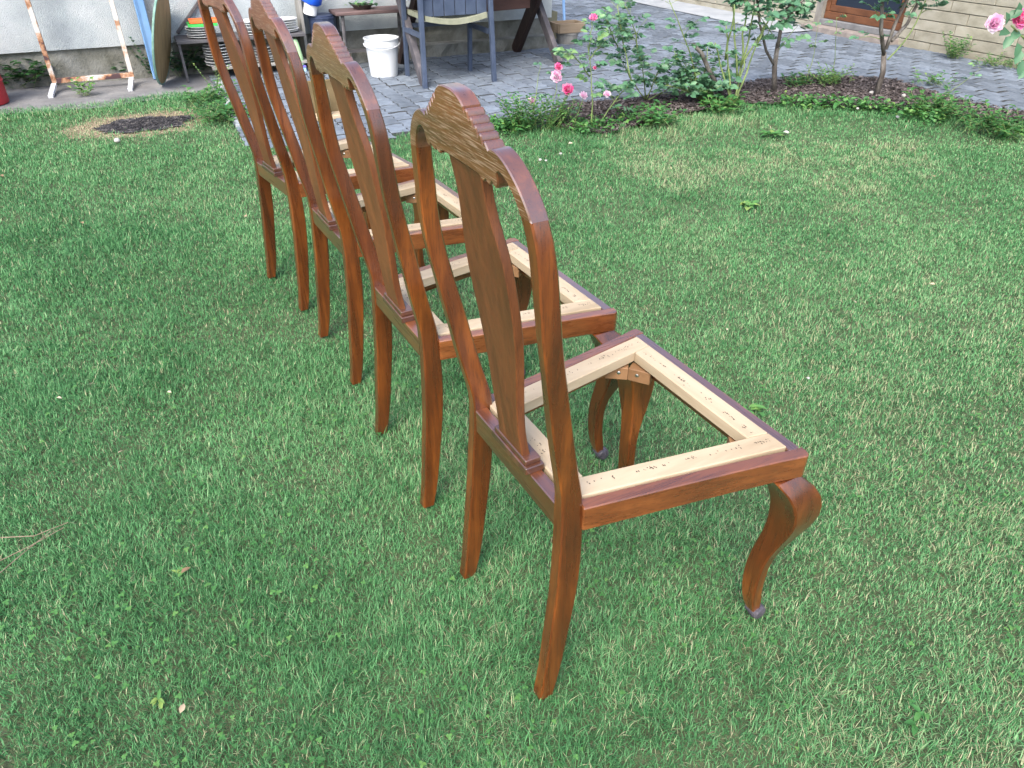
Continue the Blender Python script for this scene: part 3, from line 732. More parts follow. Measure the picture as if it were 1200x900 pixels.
# bench with a potted plant
BENCHW = mottled('bench_wood', [(0.3, (0.049, 0.035, 0.035)), (0.6, (0.112, 0.077, 0.077)), (0.8, (0.182, 0.133, 0.133))], scale=10, stretch=(0.2, 1, 1), rough=0.8, bump=0.3)
be = empty('bench', W(1.66, 6.36, 0), HANG, 'small weathered bench against the wall behind the white bucket, with a potted plant on it', 'bench')
MB().box((0.02, 0.05, 0.400), (0.62, 0.26, 0.024)).build('seat', BENCHW, be, bevel=0.004)
for sx_ in (-0.235, 0.28):
    for sy_ in (-0.05, 0.14):
        MB().tube([(sx_, sy_, 0.388), (sx_ - .01, sy_, 0.0)], 0.014, 8).build('leg', DARKW, be)
MB().box((-0.02, 0.05, 0.11), (0.50, 0.03, 0.02)).build('stretcher', DARKW, be)
# white bucket
BUCK = mottled('bucket_plastic', [(0.3, (0.496, 0.536, 0.576)), (0.7, (0.560, 0.592, 0.624))], scale=6, rough=0.35, spec=0.5)
bk = empty('bucket', W(1.615, 5.93, 0), HANG, 'white plastic bucket with a hanging handle on the paving', 'bucket')
MB().lathe([(0.100, 0.0), (0.105, 0.004), (0.122, 0.215), (0.130, 0.217), (0.131, 0.235), (0.129, 0.262), (0.135, 0.264), (0.135, 0.273), (0.128, 0.274), (0.124, 0.26), (0.102, 0.02), (0.01, 0.018)], 48).build('body', BUCK, bk)
smooth_by_angle(kids(bk)[0], 0.6)
hp = [(0.137 * math.cos(a) , 0.137 * math.sin(a) - 0.002, 0.235 - 0.028 * math.sin(math.pi * k / 18)) for k in range(19) for a in [R(180 + 10 * k - 18)]]
MB().tube(hp, 0.0038, 6).build('handle', BUCK, bk, smooth=True)
# ------------------------------------------------------------------ garden table, chair, planters
TBLW = mottled('dark_table_wood', [(0.3, (0.013, 0.008, 0.008)), (0.6, (0.032, 0.020, 0.018)), (0.8, (0.070, 0.042, 0.035))], scale=9, stretch=(1, 1, 0.3), rough=0.6, bump=0.3)
TBLG = mottled('worn_leg', [(0.3, (0.039, 0.039, 0.049)), (0.6, (0.085, 0.081, 0.091)), (0.72, (0.143, 0.130, 0.130))], scale=14, stretch=(1, 1, 0.4), rough=0.8)
TBLR = mottled('apron_wood', [(0.3, (0.042, 0.022, 0.020)), (0.7, (0.112, 0.059, 0.049))], scale=8, stretch=(0.2, 1, 1), rough=0.6)
gt = empty('garden_table', W(2.42, 5.98, 0), HANG, 'dark wooden garden table on crossed trestle legs, mostly above the top edge', 'table')
def gl_(u, v, z): return (u - 2.42, v - 5.98, z)
MB().box((0, 0, 0.745), (1.62, 0.82, 0.035), rz=R(11)).build('tabletop', TBLW, gt, bevel=0.004)
for (a_, b_, w_, m_) in ((gl_(1.775, 5.43, 0), gl_(1.80, 6.15, 0.725), 0.075, TBLG), (gl_(1.875, 6.34, 0), gl_(1.875, 5.62, 0.725), 0.075, TBLW), (gl_(3.07, 5.76, 0), gl_(3.04, 6.44, 0.725), 0.075, TBLG), (gl_(2.985, 6.45, 0), gl_(2.975, 5.80, 0.725), 0.11, TBLW)):
    MB().bar(a_, b_, w_, 0.045, up=Vector((1, 0, 0))).build('leg', m_, gt, bevel=0.003)
MB().bar(gl_(1.92, 5.90, 0.46), gl_(2.93, 6.06, 0.46), 0.03, 0.13).build('stretcher', TBLR, gt, bevel=0.003)
NAVW = mottled('blue_grey_plastic', [(0.3, (0.031, 0.046, 0.081)), (0.7, (0.056, 0.077, 0.124))], scale=12, rough=0.5)
CUSH = mottled('olive_cushion', [(0.3, (0.169, 0.182, 0.130)), (0.7, (0.247, 0.260, 0.195))], scale=20, rough=0.9)
gc = empty('garden_chair', W(2.03, 5.36, 0), HANG, 'blue-grey slatted garden chair with its back to the camera, at the table', 'chair')
for s in (-1, 1):
    MB().bar((s * 0.275, 0.0, 0.0), (s * 0.262, 0.03, 0.62), 0.032, 0.036, up=Vector((0, 1, 0))).build('leg', NAVW, gc, bevel=0.003)
    MB().bar((s * 0.262, 0.46, 0.0), (s * 0.262, 0.42, 0.62), 0.030, 0.036, up=Vector((0, 1, 0))).build('leg', NAVW, gc, bevel=0.003)
    MB().bar((s * 0.262, -0.02, 0.635), (s * 0.262, 0.46, 0.635), 0.05, 0.025).build('armrest', NAVW, gc, bevel=0.003)
    MB().bar((s * 0.262, 0.05, 0.34), (s * 0.262, 0.42, 0.34), 0.025, 0.03).build('stretcher', NAVW, gc)
for k in range(6):
    x = -0.205 + k * 0.082
    MB().box((x, 0.055, 0.74), (0.0775, 0.016, 0.56)).build('backrest_slat', NAVW, gc, bevel=0.003)
MB().box((0, 0.055, 1.03), (0.56, 0.03, 0.05)).build('top_rail', NAVW, gc, bevel=0.004)
cu_ = MB(); nn = 14
for i in range(nn + 1):
    x = -0.235 + 0.47 * i / nn; zz = 0.437 - 0.032 * math.cos((x / 0.235) * math.pi / 2)
    for y, dz in ((0.02, 0), (0.45, 0.0), (0.45, 0.035), (0.02, 0.035)): cu_.v.append((x, y, zz + dz))
for i in range(nn):
    for k in range(4): a = i * 4 + k; b = i * 4 + (k + 1) % 4; cu_.f.append((a, b, b + 4, a + 4))
cu_.f += [(0, 1, 2, 3), (nn * 4 + 3, nn * 4 + 2, nn * 4 + 1, nn * 4)]
cu_.build('seat', CUSH, gc, smooth=False)
MB().bar((-0.255, 0.44, 0.36), (0.255, 0.44, 0.36), 0.025, 0.03).build('stretcher', NAVW, gc)
# planters
CONCP = mottled('planter_concrete', [(0.3, (0.168, 0.168, 0.162)), (0.7, (0.270, 0.270, 0.258))], scale=20, rough=0.9, bump=0.5)
pl = empty('planter', W(3.60, 6.62, 0), HANG, 'wooden box of soil standing on a round fluted concrete pot, right of the table', 'planter')
pot = MB(); nfl = 40
for r_, z in ((0.085, 0.0), (0.09, 0.015), (0.102, 0.085), (0.108, 0.088), (0.108, 0.10), (0.09, 0.101)):
    for k in range(nfl):
        a = 2 * math.pi * k / nfl; rr_ = r_ * (1 + (0.02 if (k % 2 and z < .087) else 0)); pot.v.append((rr_ * math.cos(a), rr_ * math.sin(a), z))
for i in range(5):
    for k in range(nfl): a = i * nfl + k; b = i * nfl + (k + 1) % nfl; pot.f.append((a, b, b + nfl, a + nfl))
pot.f.append(tuple(5 * nfl + k for k in range(nfl)))
pot.build('pot', CONCP, pl)
BOXW = mottled('planter_wood', [(0.3, (0.143, 0.111, 0.078)), (0.7, (0.234, 0.189, 0.137))], scale=14, stretch=(0.2, 1, 1), rough=0.85)
for (c, d) in (((0, -0.10, 0.145), (0.27, 0.015, 0.08)), ((0, 0.10, 0.145), (0.27, 0.015, 0.08)), ((-0.135, 0, 0.145), (0.015, 0.184, 0.08)), ((0.135, 0, 0.145), (0.015, 0.184, 0.08))):
    MB().box(c, d).build('board', BOXW, pl, bevel=0.002)
MB().box((0, 0, 0.135), (0.25, 0.18, 0.05)).build('soil', MULCH, pl)
pb = empty('crate', W(3.52, 6.98, 0), HANG, 'olive grey wooden crate behind the planter, partly hidden by the table leg', 'crate')
for (c, d) in (((0, -0.09, 0.12), (0.22, 0.015, 0.24)), ((0, 0.09, 0.12), (0.22, 0.015, 0.24)), ((-0.11, 0, 0.12), (0.015, 0.164, 0.24)), ((0.11, 0, 0.12), (0.015, 0.164, 0.24))):
    MB().box(c, d).build('board', mottled('olive_wood', [(0.3, (0.096, 0.102, 0.072)), (0.7, (0.162, 0.162, 0.120))], scale=12, rough=0.9), pb, bevel=0.002)
bh = MB().tube([W(3.80, 7.05, 0.10), W(3.86, 7.3, 0.9)], 0.014, 8).build('tool_handle', BLUEP); tag(bh, 'light blue tool handle leaning behind the planter, at the top edge', 'tool')
# small wooden box with a peg, seen through the second chair's back
OLB = mottled('brown_board', [(0.3, (0.102, 0.075, 0.036)), (0.7, (0.162, 0.120, 0.060))], scale=12, stretch=(0.3, 1, 1), rough=0.7)
bx = empty('wooden_stool', W(0.93, 4.86, 0), HANG, 'small olive brown wooden stool behind the second chair, pale round leg pointing up', 'stool')
MB().box((-0.02, 0.03, 0.115), (0.24, 0.022, 0.20)).build('board', OLB, bx, bevel=0.003)
MB().box((-0.02, -0.03, 0.011), (0.24, 0.12, 0.022)).build('base', CREAMX, bx, bevel=0.002)
MB().tube([(0.0, -0.05, 0.022), (-0.002, -0.05, 0.165), (-0.002, -0.05, 0.172)], [0.015, 0.015, 0.009], 14).build('leg', CREAM, bx)
MB().tube([(-0.045, -0.05, 0.140), (-0.012, -0.05, 0.118)], 0.008, 8).build('peg', CREAM, bx)

# ------------------------------------------------------------------ vegetation
def leafmat(name, stops, rough=0.5, trans=0.25, spec=0.4):
    m, n, b = newmat(name)
    tc = N(n, 'ShaderNodeAttribute'); tc.attribute_name = 'tint'
    r = ramp(n, stops); n.links.new(tc.outputs['Fac'], r.inputs[0])
    n.links.new(r.outputs[0], b.inputs['Base Color']); b.inputs['Roughness'].default_value = rough; b.inputs['Specular IOR Level'].default_value = spec
    tr = N(n, 'ShaderNodeBsdfTranslucent'); n.links.new(r.outputs[0], tr.inputs[0])
    mx = N(n, 'ShaderNodeMixShader'); mx.inputs[0].default_value = trans
    out = [x for x in n.nodes if x.type == 'OUTPUT_MATERIAL'][0]
    n.links.new(b.outputs[0], mx.inputs[1]); n.links.new(tr.outputs[0], mx.inputs[2]); n.links.new(mx.outputs[0], out.inputs[0])
    return m
GRASS = leafmat('grass_blade', [(0.0, (0.036, 0.128, 0.045)), (0.25, (0.064, 0.208, 0.073)), (0.5, (0.102, 0.283, 0.108)), (0.72, (0.18, 0.355, 0.16)), (0.86, (0.29, 0.345, 0.19)), (1.0, (0.40, 0.36, 0.24))], rough=0.5, trans=0.3, spec=0.3)
ROSEL = leafmat('rose_leaf', [(0.0, (0.038, 0.105, 0.055)), (0.5, (0.075, 0.185, 0.10)), (0.8, (0.11, 0.24, 0.13)), (1.0, (0.16, 0.28, 0.10))], rough=0.45, trans=0.2)
WEEDL = leafmat('weed_leaf', [(0.0, (0.018, 0.075, 0.020)), (0.5, (0.045, 0.155, 0.038)), (0.8, (0.085, 0.22, 0.055)), (1.0, (0.18, 0.28, 0.07))], rough=0.5, trans=0.25)
DRYL = leafmat('dry_leaf', [(0.0, (0.12, 0.07, 0.04)), (0.5, (0.28, 0.2, 0.12)), (1.0, (0.55, 0.47, 0.36))], rough=0.8, trans=0.1)
STEMG = mottled('green_cane', [(0.3, (0.090, 0.143, 0.045)), (0.6, (0.165, 0.225, 0.083)), (0.8, (0.210, 0.247, 0.112))], scale=20, rough=0.6)
BARK = mottled('rose_bark', [(0.3, (0.053, 0.045, 0.041)), (0.55, (0.128, 0.116, 0.105)), (0.8, (0.270, 0.270, 0.270))], scale=30, stretch=(1, 1, .4), rough=0.9, bump=0.6)
PINK = leafmat('pink_petal', [(0.0, (0.78, 0.10, 0.34)), (0.5, (0.86, 0.22, 0.48)), (1.0, (0.90, 0.55, 0.72))], rough=0.6, trans=0.3)
PALEP = leafmat('pale_petal', [(0.0, (0.82, 0.42, 0.64)), (0.5, (0.86, 0.66, 0.80)), (1.0, (0.88, 0.84, 0.88))], rough=0.6, trans=0.3)
class Leaves:
    def __init__(s): s.v = []; s.f = []; s.t = []
    def leaf(s, p, d, up, L, Wd, tint, fold=0.25, droop=0.3):
        p = Vector(p); d = Vector(d).normalized(); x = d.cross(Vector(up))
        if x.length < 1e-3: x = Vector((1, 0, 0))
        x.normalize(); n = x.cross(d)
        c = len(s.v)
        mid1 = p + d * L * .35 - n * L * droop * 0.1; mid2 = p + d * L * .7 - n * L * droop * .28; tip = p + d * L - n * L * droop * .6
        s.v += [p, mid1 + x * Wd * .48 + n * Wd * fold, mid1, mid1 - x * Wd * .48 + n * Wd * fold, mid2 + x * Wd * .40 + n * Wd * fold * .6, mid2, mid2 - x * Wd * .40 + n * Wd * fold * .6, tip]
        s.f += [(c, c + 2, c + 1), (c, c + 3, c + 2), (c + 1, c + 2, c + 5, c + 4), (c + 2, c + 3, c + 6, c + 5), (c + 4, c + 5, c + 7), (c + 5, c + 6, c + 7)]
        s.t += [tint] * 8
    def build(s, name, mat, parent=None, stuff=True):
        me = bpy.data.meshes.new(name); me.from_pydata([tuple(a) for a in s.v], [], s.f)
        at_ = me.attributes.new('tint', 'FLOAT', 'POINT'); at_.data.foreach_set('value', np.array(s.t, dtype=np.float32))
        for p in me.polygons: p.use_smooth = True
        me.materials.append(mat); me.update()
        o = link(name, me, parent)
        if stuff: o['kind'] = 'stuff'
        return o
def rnd_dir(r, up=0.3):
    a = r.uniform(0, 2 * math.pi); return Vector((math.cos(a), math.sin(a), r.uniform(-0.2, 0.6) + up)).normalized()
def compound(Lv, p, d, r, size, tint):
    """a rose leaf of five leaflets"""
    d = Vector(d).normalized(); sidev = d.cross(Vector((0, 0, 1)))
    if sidev.length < .1: sidev = Vector((1, 0, 0))
    sidev.normalize(); up = (Vector((0, 0, 1)) + Vector((r.gauss(0, .7), r.gauss(-.35, .7), 0))).normalized()
    q = Vector(p)
    for t_, s_ in ((0.45, 1), (0.45, -1), (0.85, 1), (0.85, -1)):
        dd = (d * 0.55 + sidev * s_ + Vector((0, 0, r.uniform(-.2, .15)))).normalized()
        Lv.leaf(q + d * size * 1.2 * t_, dd, up, size * r.uniform(.75, 1.0), size * .62, min(1, max(0, tint + r.gauss(0, .1))))
    Lv.leaf(q + d * size * 1.1, d + Vector((0, 0, -.15)), up, size * 1.1, size * .7, min(1, max(0, tint + r.gauss(0, .1))))
def cane(mb, pts, r0, r1, n=6):
    k = len(pts); mb.tube(pts, [r0 + (r1 - r0) * i / (k - 1) for i in range(k)], n)
def curve_pts(a, b, bend, k=6):
    a = Vector(a); b = Vector(b); return [a.lerp(b, i / (k - 1)) + Vector(bend) * math.sin(math.pi * i / (k - 1)) for i in range(k)]
def leafy(Lv, pts, r, n, size, tint, t0=0.3, reach=0.03, tw=None):
    for _ in range(int(n * 1.6)):
        t = r.uniform(t0, 1) * (len(pts) - 1); i = min(int(t), len(pts) - 2); p = Vector(pts[i]).lerp(Vector(pts[i + 1]), t - i)
        d = rnd_dir(r, .1); q = p + d * r.uniform(0, reach)
        if tw is not None and (q - p).length > .015: tw.tube([p, q], 0.0013, 4, cap=False)
        compound(Lv, q, d, r, size * r.uniform(.95, 1.6), min(1, max(0, tint + r.gauss(0, .2))))
def flower(name, c, rad, mat, parent, seed, axis=(0, 0, 1), petals=26):
    r = random.Random(seed); Lv = Leaves(); ax = Vector(axis).normalized()
    q = ax.to_track_quat('Z', 'Y').to_matrix()
    for k in range(petals):
        a = k * 2.4; e = 0.25 + 1.30 * (1 - k / petals)
        d = q @ Vector((math.cos(a) * math.sin(e), math.sin(a) * math.sin(e), math.cos(e)))
        up = q @ Vector((-math.cos(a) * math.cos(e), -math.sin(a) * math.cos(e), math.sin(e)))
        Lv.leaf(Vector(c) + d * rad * .12, d, up, rad * r.uniform(.85, 1.05), rad * r.uniform(.7, .95), r.uniform(0, 1) ** 1.3, fold=-.18, droop=-.5)
    return Lv.build(name, mat, parent, stuff=False)
def shrub(name, label, cat, base_, canes, leafn, size, tint, seed, group=None, flowers=(), thick=(0.006, 0.002), bark=False, reach=0.05, stray=0, t0=.3):
    """canes: list of (start, end, bend) in world space"""
    r = random.Random(seed); t = empty(name, base_, 0, label, cat, group); B = Vector(base_)
    tw = MB(); Lv = Leaves()
    for (a, b, bend) in canes:
        st = MB()
        pts = curve_pts(Vector(a) - B, Vector(b) - B, bend, 7)
        pts = [pts[0]] + [p + Vector((r.gauss(0, .004), r.gauss(0, .004), 0)) for p in pts[1:]]
        cane(st, pts, *thick); st.build('stem', BARK if bark else STEMG, t, smooth=True)
        leafy(Lv, pts, r, leafn, size, tint, t0=t0, reach=reach, tw=tw)
        for _ in range(stray):
            i = r.randrange(2, 6); d = rnd_dir(r, .6); e = pts[i] + d * r.uniform(.05, .14)
            cane(tw, [pts[i], (pts[i] + e) / 2 + Vector((0, 0, .01)), e], 0.002, 0.001, 4); leafy(Lv, [pts[i], e], r, 2, size * .9, tint, reach=.015)
    if tw.v: tw.build('twigs', STEMG, t)['kind'] = 'stuff'
    Lv.build('foliage', ROSEL, t)
    for k, (p, rad, mat, axis) in enumerate(flowers): flower('flower', Vector(p) - B, rad, mat, t, seed * 10 + k, axis)
    return t
V1p = 3.95
# rose with pink blooms, left end of the bed
b0 = at(640, 148, z=0.006)
shrub('rose_bush', 'short rose with pink blooms over the tufts, at the left end of the bed', 'rose', b0,
      [(at(642, 148, z=0.006), at(653, 82, v=4.12), (0.01, 0, 0)), (at(655, 148, z=0.006), at(664, 105, v=4.08), (-.01, 0, 0)), (at(625, 150, z=0.006), at(634, 75, v=4.15), (-.01, 0, .0)), (at(672, 148, z=0.006), at(683, 113, v=4.0), (0, 0, 0))],
      2, 0.022, 0.55, 3, flowers=[(at(654, 79, v=4.1), 0.026, PINK, (0.1, -.8, .5)), (at(652, 90, v=4.1), 0.038, PALEP, (-.1, -.9, .3)), (at(665, 105, v=4.05), 0.039, PINK, (0.1, -.9, .3)), (at(683, 113, v=4.0), 0.028, PALEP, (0.3, -.5, .7)), (at(623, 119, v=4.15), 0.024, PALEP, (0, -.6, .7))], thick=(0.003, 0.0015), reach=.03)
b1 = at(694, 152, z=0.006)
shrub('rose_bush', 'slender single-stemmed rose with one small red-pink bud, second from the left in the bed', 'rose', b1,
      [(b1, at(688, 52, v=3.9), (0.01, 0, 0)), (at(691, 90, v=3.9), at(664, 62, v=3.9), (0, 0, .02)), (at(690, 70, v=3.9), at(712, 45, v=3.95), (0, 0, .01)), (at(690, 65, v=3.9), at(694, 25, v=3.9), (0, 0, 0))],
      8, 0.030, 0.72, 5, flowers=[(at(695, 22, v=3.9), 0.026, PINK, (0, -.5, .8)), (at(697, 80, v=3.9), 0.013, PINK, (0, -.6, .7)), (at(711, 111, v=3.9), 0.024, PALEP, (0, -.6, .7))], thick=(0.0045, 0.002), reach=.05, t0=.35)
b2 = at(757, 118, z=0.006)
def up_(a, b, v): return at(a, b, v=v)
shrub('rose_bush', 'bushy rose with blue-green leaves on forked twigs in the middle of the bed', 'rose', b2,
      [(b2, up_(750, 60, 4.2), (0, 0, 0)), (b2, up_(775, 75, 4.25), (0, 0, 0)), (b2, up_(725, 60, 4.15), (-.02, 0, 0)), (at(700, 148, z=.006), up_(740, 95, 4.0), (0, 0, .01)), (up_(740, 95, 4.0), up_(722, 5, 4.1), (0, 0, 0)),
       (up_(750, 70, 4.2), up_(735, 8, 4.15), (0.01, 0, 0)), (b2, up_(795, 95, 4.25), (0.02, 0, 0)), (up_(725, 60, 4.15), up_(708, 20, 4.1), (0, 0, 0))],
      11, 0.032, 0.5, 8, thick=(0.005, 0.002), reach=.07, stray=2)
b3 = at(822, 118, z=0.006)
shrub('rose_bush', 'dense low rose with bright green cut stems, left of the cluster of bare canes', 'rose', b3,
      [(b3, up_(785, 0, 4.2), (.02, 0, 0)), (b3, up_(800, 70, 4.2), (0, 0, 0)), (b3, up_(830, 55, 4.25), (0, 0, 0)), (b3, up_(850, 85, 4.2), (.02, 0, 0)), (b3, up_(780, 100, 4.1), (0, 0, .02)), (b3, up_(815, 90, 4.15), (-.02, 0, 0)), (b3, up_(845, 100, 4.05), (0, 0, 0.01)), (b3, up_(790, 60, 4.25), (0, 0, 0))],
      11, 0.036, 0.5, 12, thick=(0.006, 0.0025), reach=.06, stray=1)
b4 = at(858, 122, z=0.006)
shrub('rose_bush', 'rose of many bare upright green canes fanning out of one gnarled base', 'rose', b4,
      [(at(860, 121, z=.006), up_(872, 68, 4.1), (0, 0, 0)), (up_(868, 78, 4.1), up_(876, 0, 4.1), (0, 0, 0)), (up_(868, 78, 4.1), up_(895, 30, 4.15), (0, 0, -.01)), (at(858, 122, z=.006), up_(850, 30, 4.1), (0, 0, 0)), (up_(850, 70, 4.1), up_(861, 5, 4.05), (0, 0, 0)),
       (at(856, 122, z=.006), up_(838, 50, 4.1), (0, 0, 0)), (at(862, 120, z=.006), up_(888, 50, 4.1), (0, 0, 0)), (up_(888, 50, 4.1), up_(905, 15, 4.1), (0, 0, 0)), (up_(864, 90, 4.1), up_(858, 0, 4.2), (0, 0, 0)), (up_(866, 90, 4.1), up_(885, 0, 4.2), (.01, 0, 0))],
      2, 0.034, 0.6, 15, thick=(0.0075, 0.004), reach=.05, t0=.5)
# dead brown stump cane
dc = MB(); cane(dc, [up_(846, 110, 4.15), up_(832, 85, 4.15), up_(822, 62, 4.15), up_(812, 52, 4.15)], 0.016, 0.012, 8)
tag(dc.build('pruned_stump', BARK, smooth=True), 'thick dead grey-brown pruned rose stump bending left among the green leaves', 'stump')
def rose_tree(base, segs, leaves_at, label, seed, size=0.042, n=10):
    r = random.Random(seed); t = empty('rose_tree', base, 0, label, 'small tree', 'two grey-trunked standard roses in the bed'); B = Vector(base)
    for nm, lst in segs.items():
        mb = MB()
        for pts, r0, r1 in lst:
            cane(mb, [Vector(p) - B + Vector((r.gauss(0, .003), r.gauss(0, .003), 0)) for p in pts], r0, r1, 9)
        mb.build(nm, BARK, t, smooth=True)
    Lv = Leaves(); tw = MB()
    for a, b, k in leaves_at:
        pts = curve_pts(Vector(a) - B, Vector(b) - B, (0, 0, .01), 5); cane(tw, pts, .003, .0015, 5); leafy(Lv, pts, r, k, size, .45, t0=.1, reach=.06)
    tw.build('twig', STEMG, t); Lv.build('crown', ROSEL, t)
b5 = at(907, 108, z=0.006); v5 = b5.dot(VV)
rose_tree(b5, {'trunk': [([b5, up_(908, 78, v5), up_(912, 50, v5)], 0.019, 0.015)], 'limb': [([up_(911, 55, v5), up_(917, 25, v5), up_(928, 0, v5), up_(938, -40, v5)], .013, .009), ([up_(908, 78, v5), up_(898, 60, v5), up_(890, 30, v5), up_(884, -20, v5)], .010, .007), ([up_(913, 38, v5), up_(925, 18, v5), up_(945, -5, v5)], .009, .006)]},
          [(up_(905, 40, v5 - .1), up_(870, -5, v5 - .1), 12), (up_(915, 20, v5), up_(960, 0, v5), 10), (up_(900, 15, v5), up_(895, -20, v5), 14), (up_(880, 10, v5), up_(850, -10, v5), 10), (up_(912, 60, v5), up_(935, 30, v5), 4), (up_(900, 40, v5), up_(915, 0, v5 + .1), 12), (up_(925, 5, v5), up_(950, 25, v5 + .1), 5)],
          'grey-trunked rose tree with leafy crown, left of the brown window', 21)
b6 = at(1026, 112, z=0.006); v6 = b6.dot(VV)
rose_tree(b6, {'trunk': [([b6, up_(1033, 85, v6), up_(1036, 62, v6)], 0.020, 0.016)], 'limb': [([up_(1036, 64, v6), up_(1032, 35, v6), up_(1033, 20, v6), up_(1035, -30, v6)], .014, .011), ([up_(1038, 58, v6), up_(1048, 30, v6), up_(1062, 0, v6), up_(1070, -30, v6)], .012, .009), ([up_(1044, 48, v6), up_(1062, 28, v6), up_(1074, 5, v6), up_(1090, -30, v6)], .012, .008)]},
          [(up_(1034, 0, v6), up_(1020, -10, v6), 8), (up_(1032, 46, v6), up_(1008, 44, v6), 2), (up_(1066, 0, v6), up_(1055, -20, v6), 7), (up_(1080, 15, v6), up_(1092, 12, v6), 4), (up_(1040, 5, v6), up_(1045, -15, v6), 10), (up_(1062, 20, v6), up_(1080, -5, v6), 9), (up_(1070, 0, v6), up_(1110, -25, v6), 8), (up_(1034, 25, v6), up_(1018, 5, v6), 6)],
          'grey rose tree with three bare limbs, in front of the brown window', 22, size=.036)
gcn = MB(); cane(gcn, curve_pts(up_(1040, 70, v6), up_(1085, 0, v6), (0.03, 0, -.02), 7), .006, .004, 6)
tag(gcn.build('rose_shoot', STEMG, smooth=True), 'long green shoot rising to the right from the trunk before the window', 'shoot')
# twigs between the trees
for i, (a, b, c, d, lab) in enumerate(((945, 100, 958, 25, 'thin green stem with small leaves, left one of two between the rose trees'), (975, 95, 980, 20, 'thin reddish stem with a leafy top rising just left of the window corner'), (1100, 118, 1150, 80, 'straggling low stem lying towards the wall, right of the second rose tree'))):
    shrub('seedling', lab, 'plant', at(a, b, z=.006), [(at(a, b, z=.006), up_(c, d, 4.3 if i < 2 else 3.9), (0.01, 0, 0.01))], 3, 0.026, .7, 40 + i, thick=(.0028, .0014), reach=.03, t0=.5)
# rose at the right edge, close to the camera
rr0 = at(1250, 215, z=0.0)
t = empty('rose_bush', rr0, 0, 'rose with dark leaves and two large blooms reaching in from the right edge', 'rose'); B = Vector(rr0); vr = rr0.dot(VV)
st = MB(); q1 = [rr0, at(1235, 120, v=vr), at(1215, 60, v=vr), at(1185, 30, v=vr)]
cane(st, [Vector(p) - B for p in q1], .006, .003); cane(st, [Vector(p) - B for p in (at(1235, 120, v=vr), at(1225, 50, v=vr), at(1196, 28, v=vr))], .005, .003)
st.build('stem', STEMG, t, smooth=True)
rl = random.Random(5)
for k, (a, b, da, db) in enumerate(((1178, 30, 6, -22), (1185, 42, -10, 18), (1192, 50, 0, 22), (1196, 58, -6, 20), (1188, 20, 8, -14), (1200, 40, 10, 20), (1182, 36, -16, 6), (1198, 70, -4, 20), (1205, 55, 14, 14), (1194, 36, -12, 14), (1203, 80, -10, 14), (1180, 22, 14, -8))):
    Lv = Leaves(); p = at(a, b, v=vr) - B; q = at(a + da, b + db, v=vr - .02) - B
    Lv.leaf(p, q - p, Vector((0, -.6, .7)), 0.058, 0.038, rl.uniform(.05, .5)); Lv.build('leaf', ROSEL, t, stuff=False)
flower('flower', at(1165, 27, v=vr) - B, 0.036, PALEP, t, 91, (-.3, -.9, .1), 34)
flower('flower', at(1196, 22, v=vr) - B, 0.040, PINK, t, 92, (-.1, -.9, .3), 34)
# ferny weeds, tufts
def weed(name, label, base_, n, L, Wd, spread, seed, mat=WEEDL, tint=.5, cat='weed', group=None, upness=0.8, stems=True):
    r = random.Random(seed); t = empty(name, base_, 0, label, cat, group); Lv = Leaves(); st = MB()
    for k in range(n):
        a = r.uniform(0, 6.28); d = Vector((math.cos(a), math.sin(a), upness * r.uniform(.5, 1.6))).normalized()
        o0 = Vector((r.gauss(0, spread), r.gauss(0, spread), 0)); ln = L * r.uniform(.5, 1.1)
        if stems:
            e = o0 + d * ln; st.tube([o0, e], 0.0012, 4, cap=False)
            m = max(3, int(ln / (Wd * .9)))
            for j in range(m):
                s_ = (-1) ** j; p = o0 + d * ln * (j + 1) / m; sd = d.cross(Vector((0, 0, 1))).normalized() * s_
                Lv.leaf(p, (sd + d * .7), Vector((0, 0, 1)), Wd * r.uniform(1.2, 2.0), Wd * .9, min(1, max(0, tint + r.gauss(0, .18))))
        else:
            Lv.leaf(o0, d, Vector((0, 0, 1)), ln, Wd * r.uniform(.7, 1.2), min(1, max(0, tint + r.gauss(0, .18))), droop=.5)
    if st.v: st.build('stems', STEMG, t)['kind'] = 'stuff'
    Lv.build('foliage', mat, t)
    return t
weed('fern', 'fern-like green plant sprouting at the foot of the beige wall', at(1115, 68, z=0.01), 26, 0.20, 0.02, .02, 51, tint=.65, upness=1.2, cat='fern')
weed('weed', 'low brownish weeds against the beige wall, further right than the fern', at(1160, 76, z=0.01), 22, 0.11, 0.018, .05, 52, tint=.7)
weed('weed', 'sparse weed at the very right end of the beige wall', at(1190, 80, z=0.01), 18, 0.09, 0.018, .05, 53, tint=.6)
weed('weed', 'clump of leafy weeds at the right part of the bed, before the paving', at(1095, 132, z=0.01), 55, 0.15, 0.028, .07, 54, tint=.45)
weed('weed', 'small green weeds on the paving just behind the right leafy clump', at(1095, 100, z=0.01), 24, 0.09, 0.022, .06, 55, tint=.6)
weed('weed', 'spreading green weeds at the far right corner of the bed', at(1165, 152, z=0.01), 60, 0.15, 0.026, .11, 56, tint=.35)
weed('weed', 'feathery weeds behind the mulch between the two rose trees', at(968, 97, z=0.01), 40, 0.15, 0.018, .07, 57, tint=.75, upness=.9)
weed('weed', 'dark green weeds at the foot of the left rose tree, on its right side', at(935, 100, z=0.01), 26, 0.10, 0.024, .05, 58, tint=.2)
weed('weed', 'leafy weed in the lawn edge under the middle rose bush', at(770, 145, z=0.0), 26, 0.13, 0.032, .04, 59, tint=.5)
weed('weed', 'broad-leaved weed at the lawn edge right of the cane rose', at(955, 128, z=0.0), 14, 0.10, 0.03, .05, 60, tint=.6, stems=False)
weed('weed', 'green leafy weed at the foot of the cane rose', at(845, 130, z=0.0), 24, 0.12, 0.034, .05, 61, tint=.55)
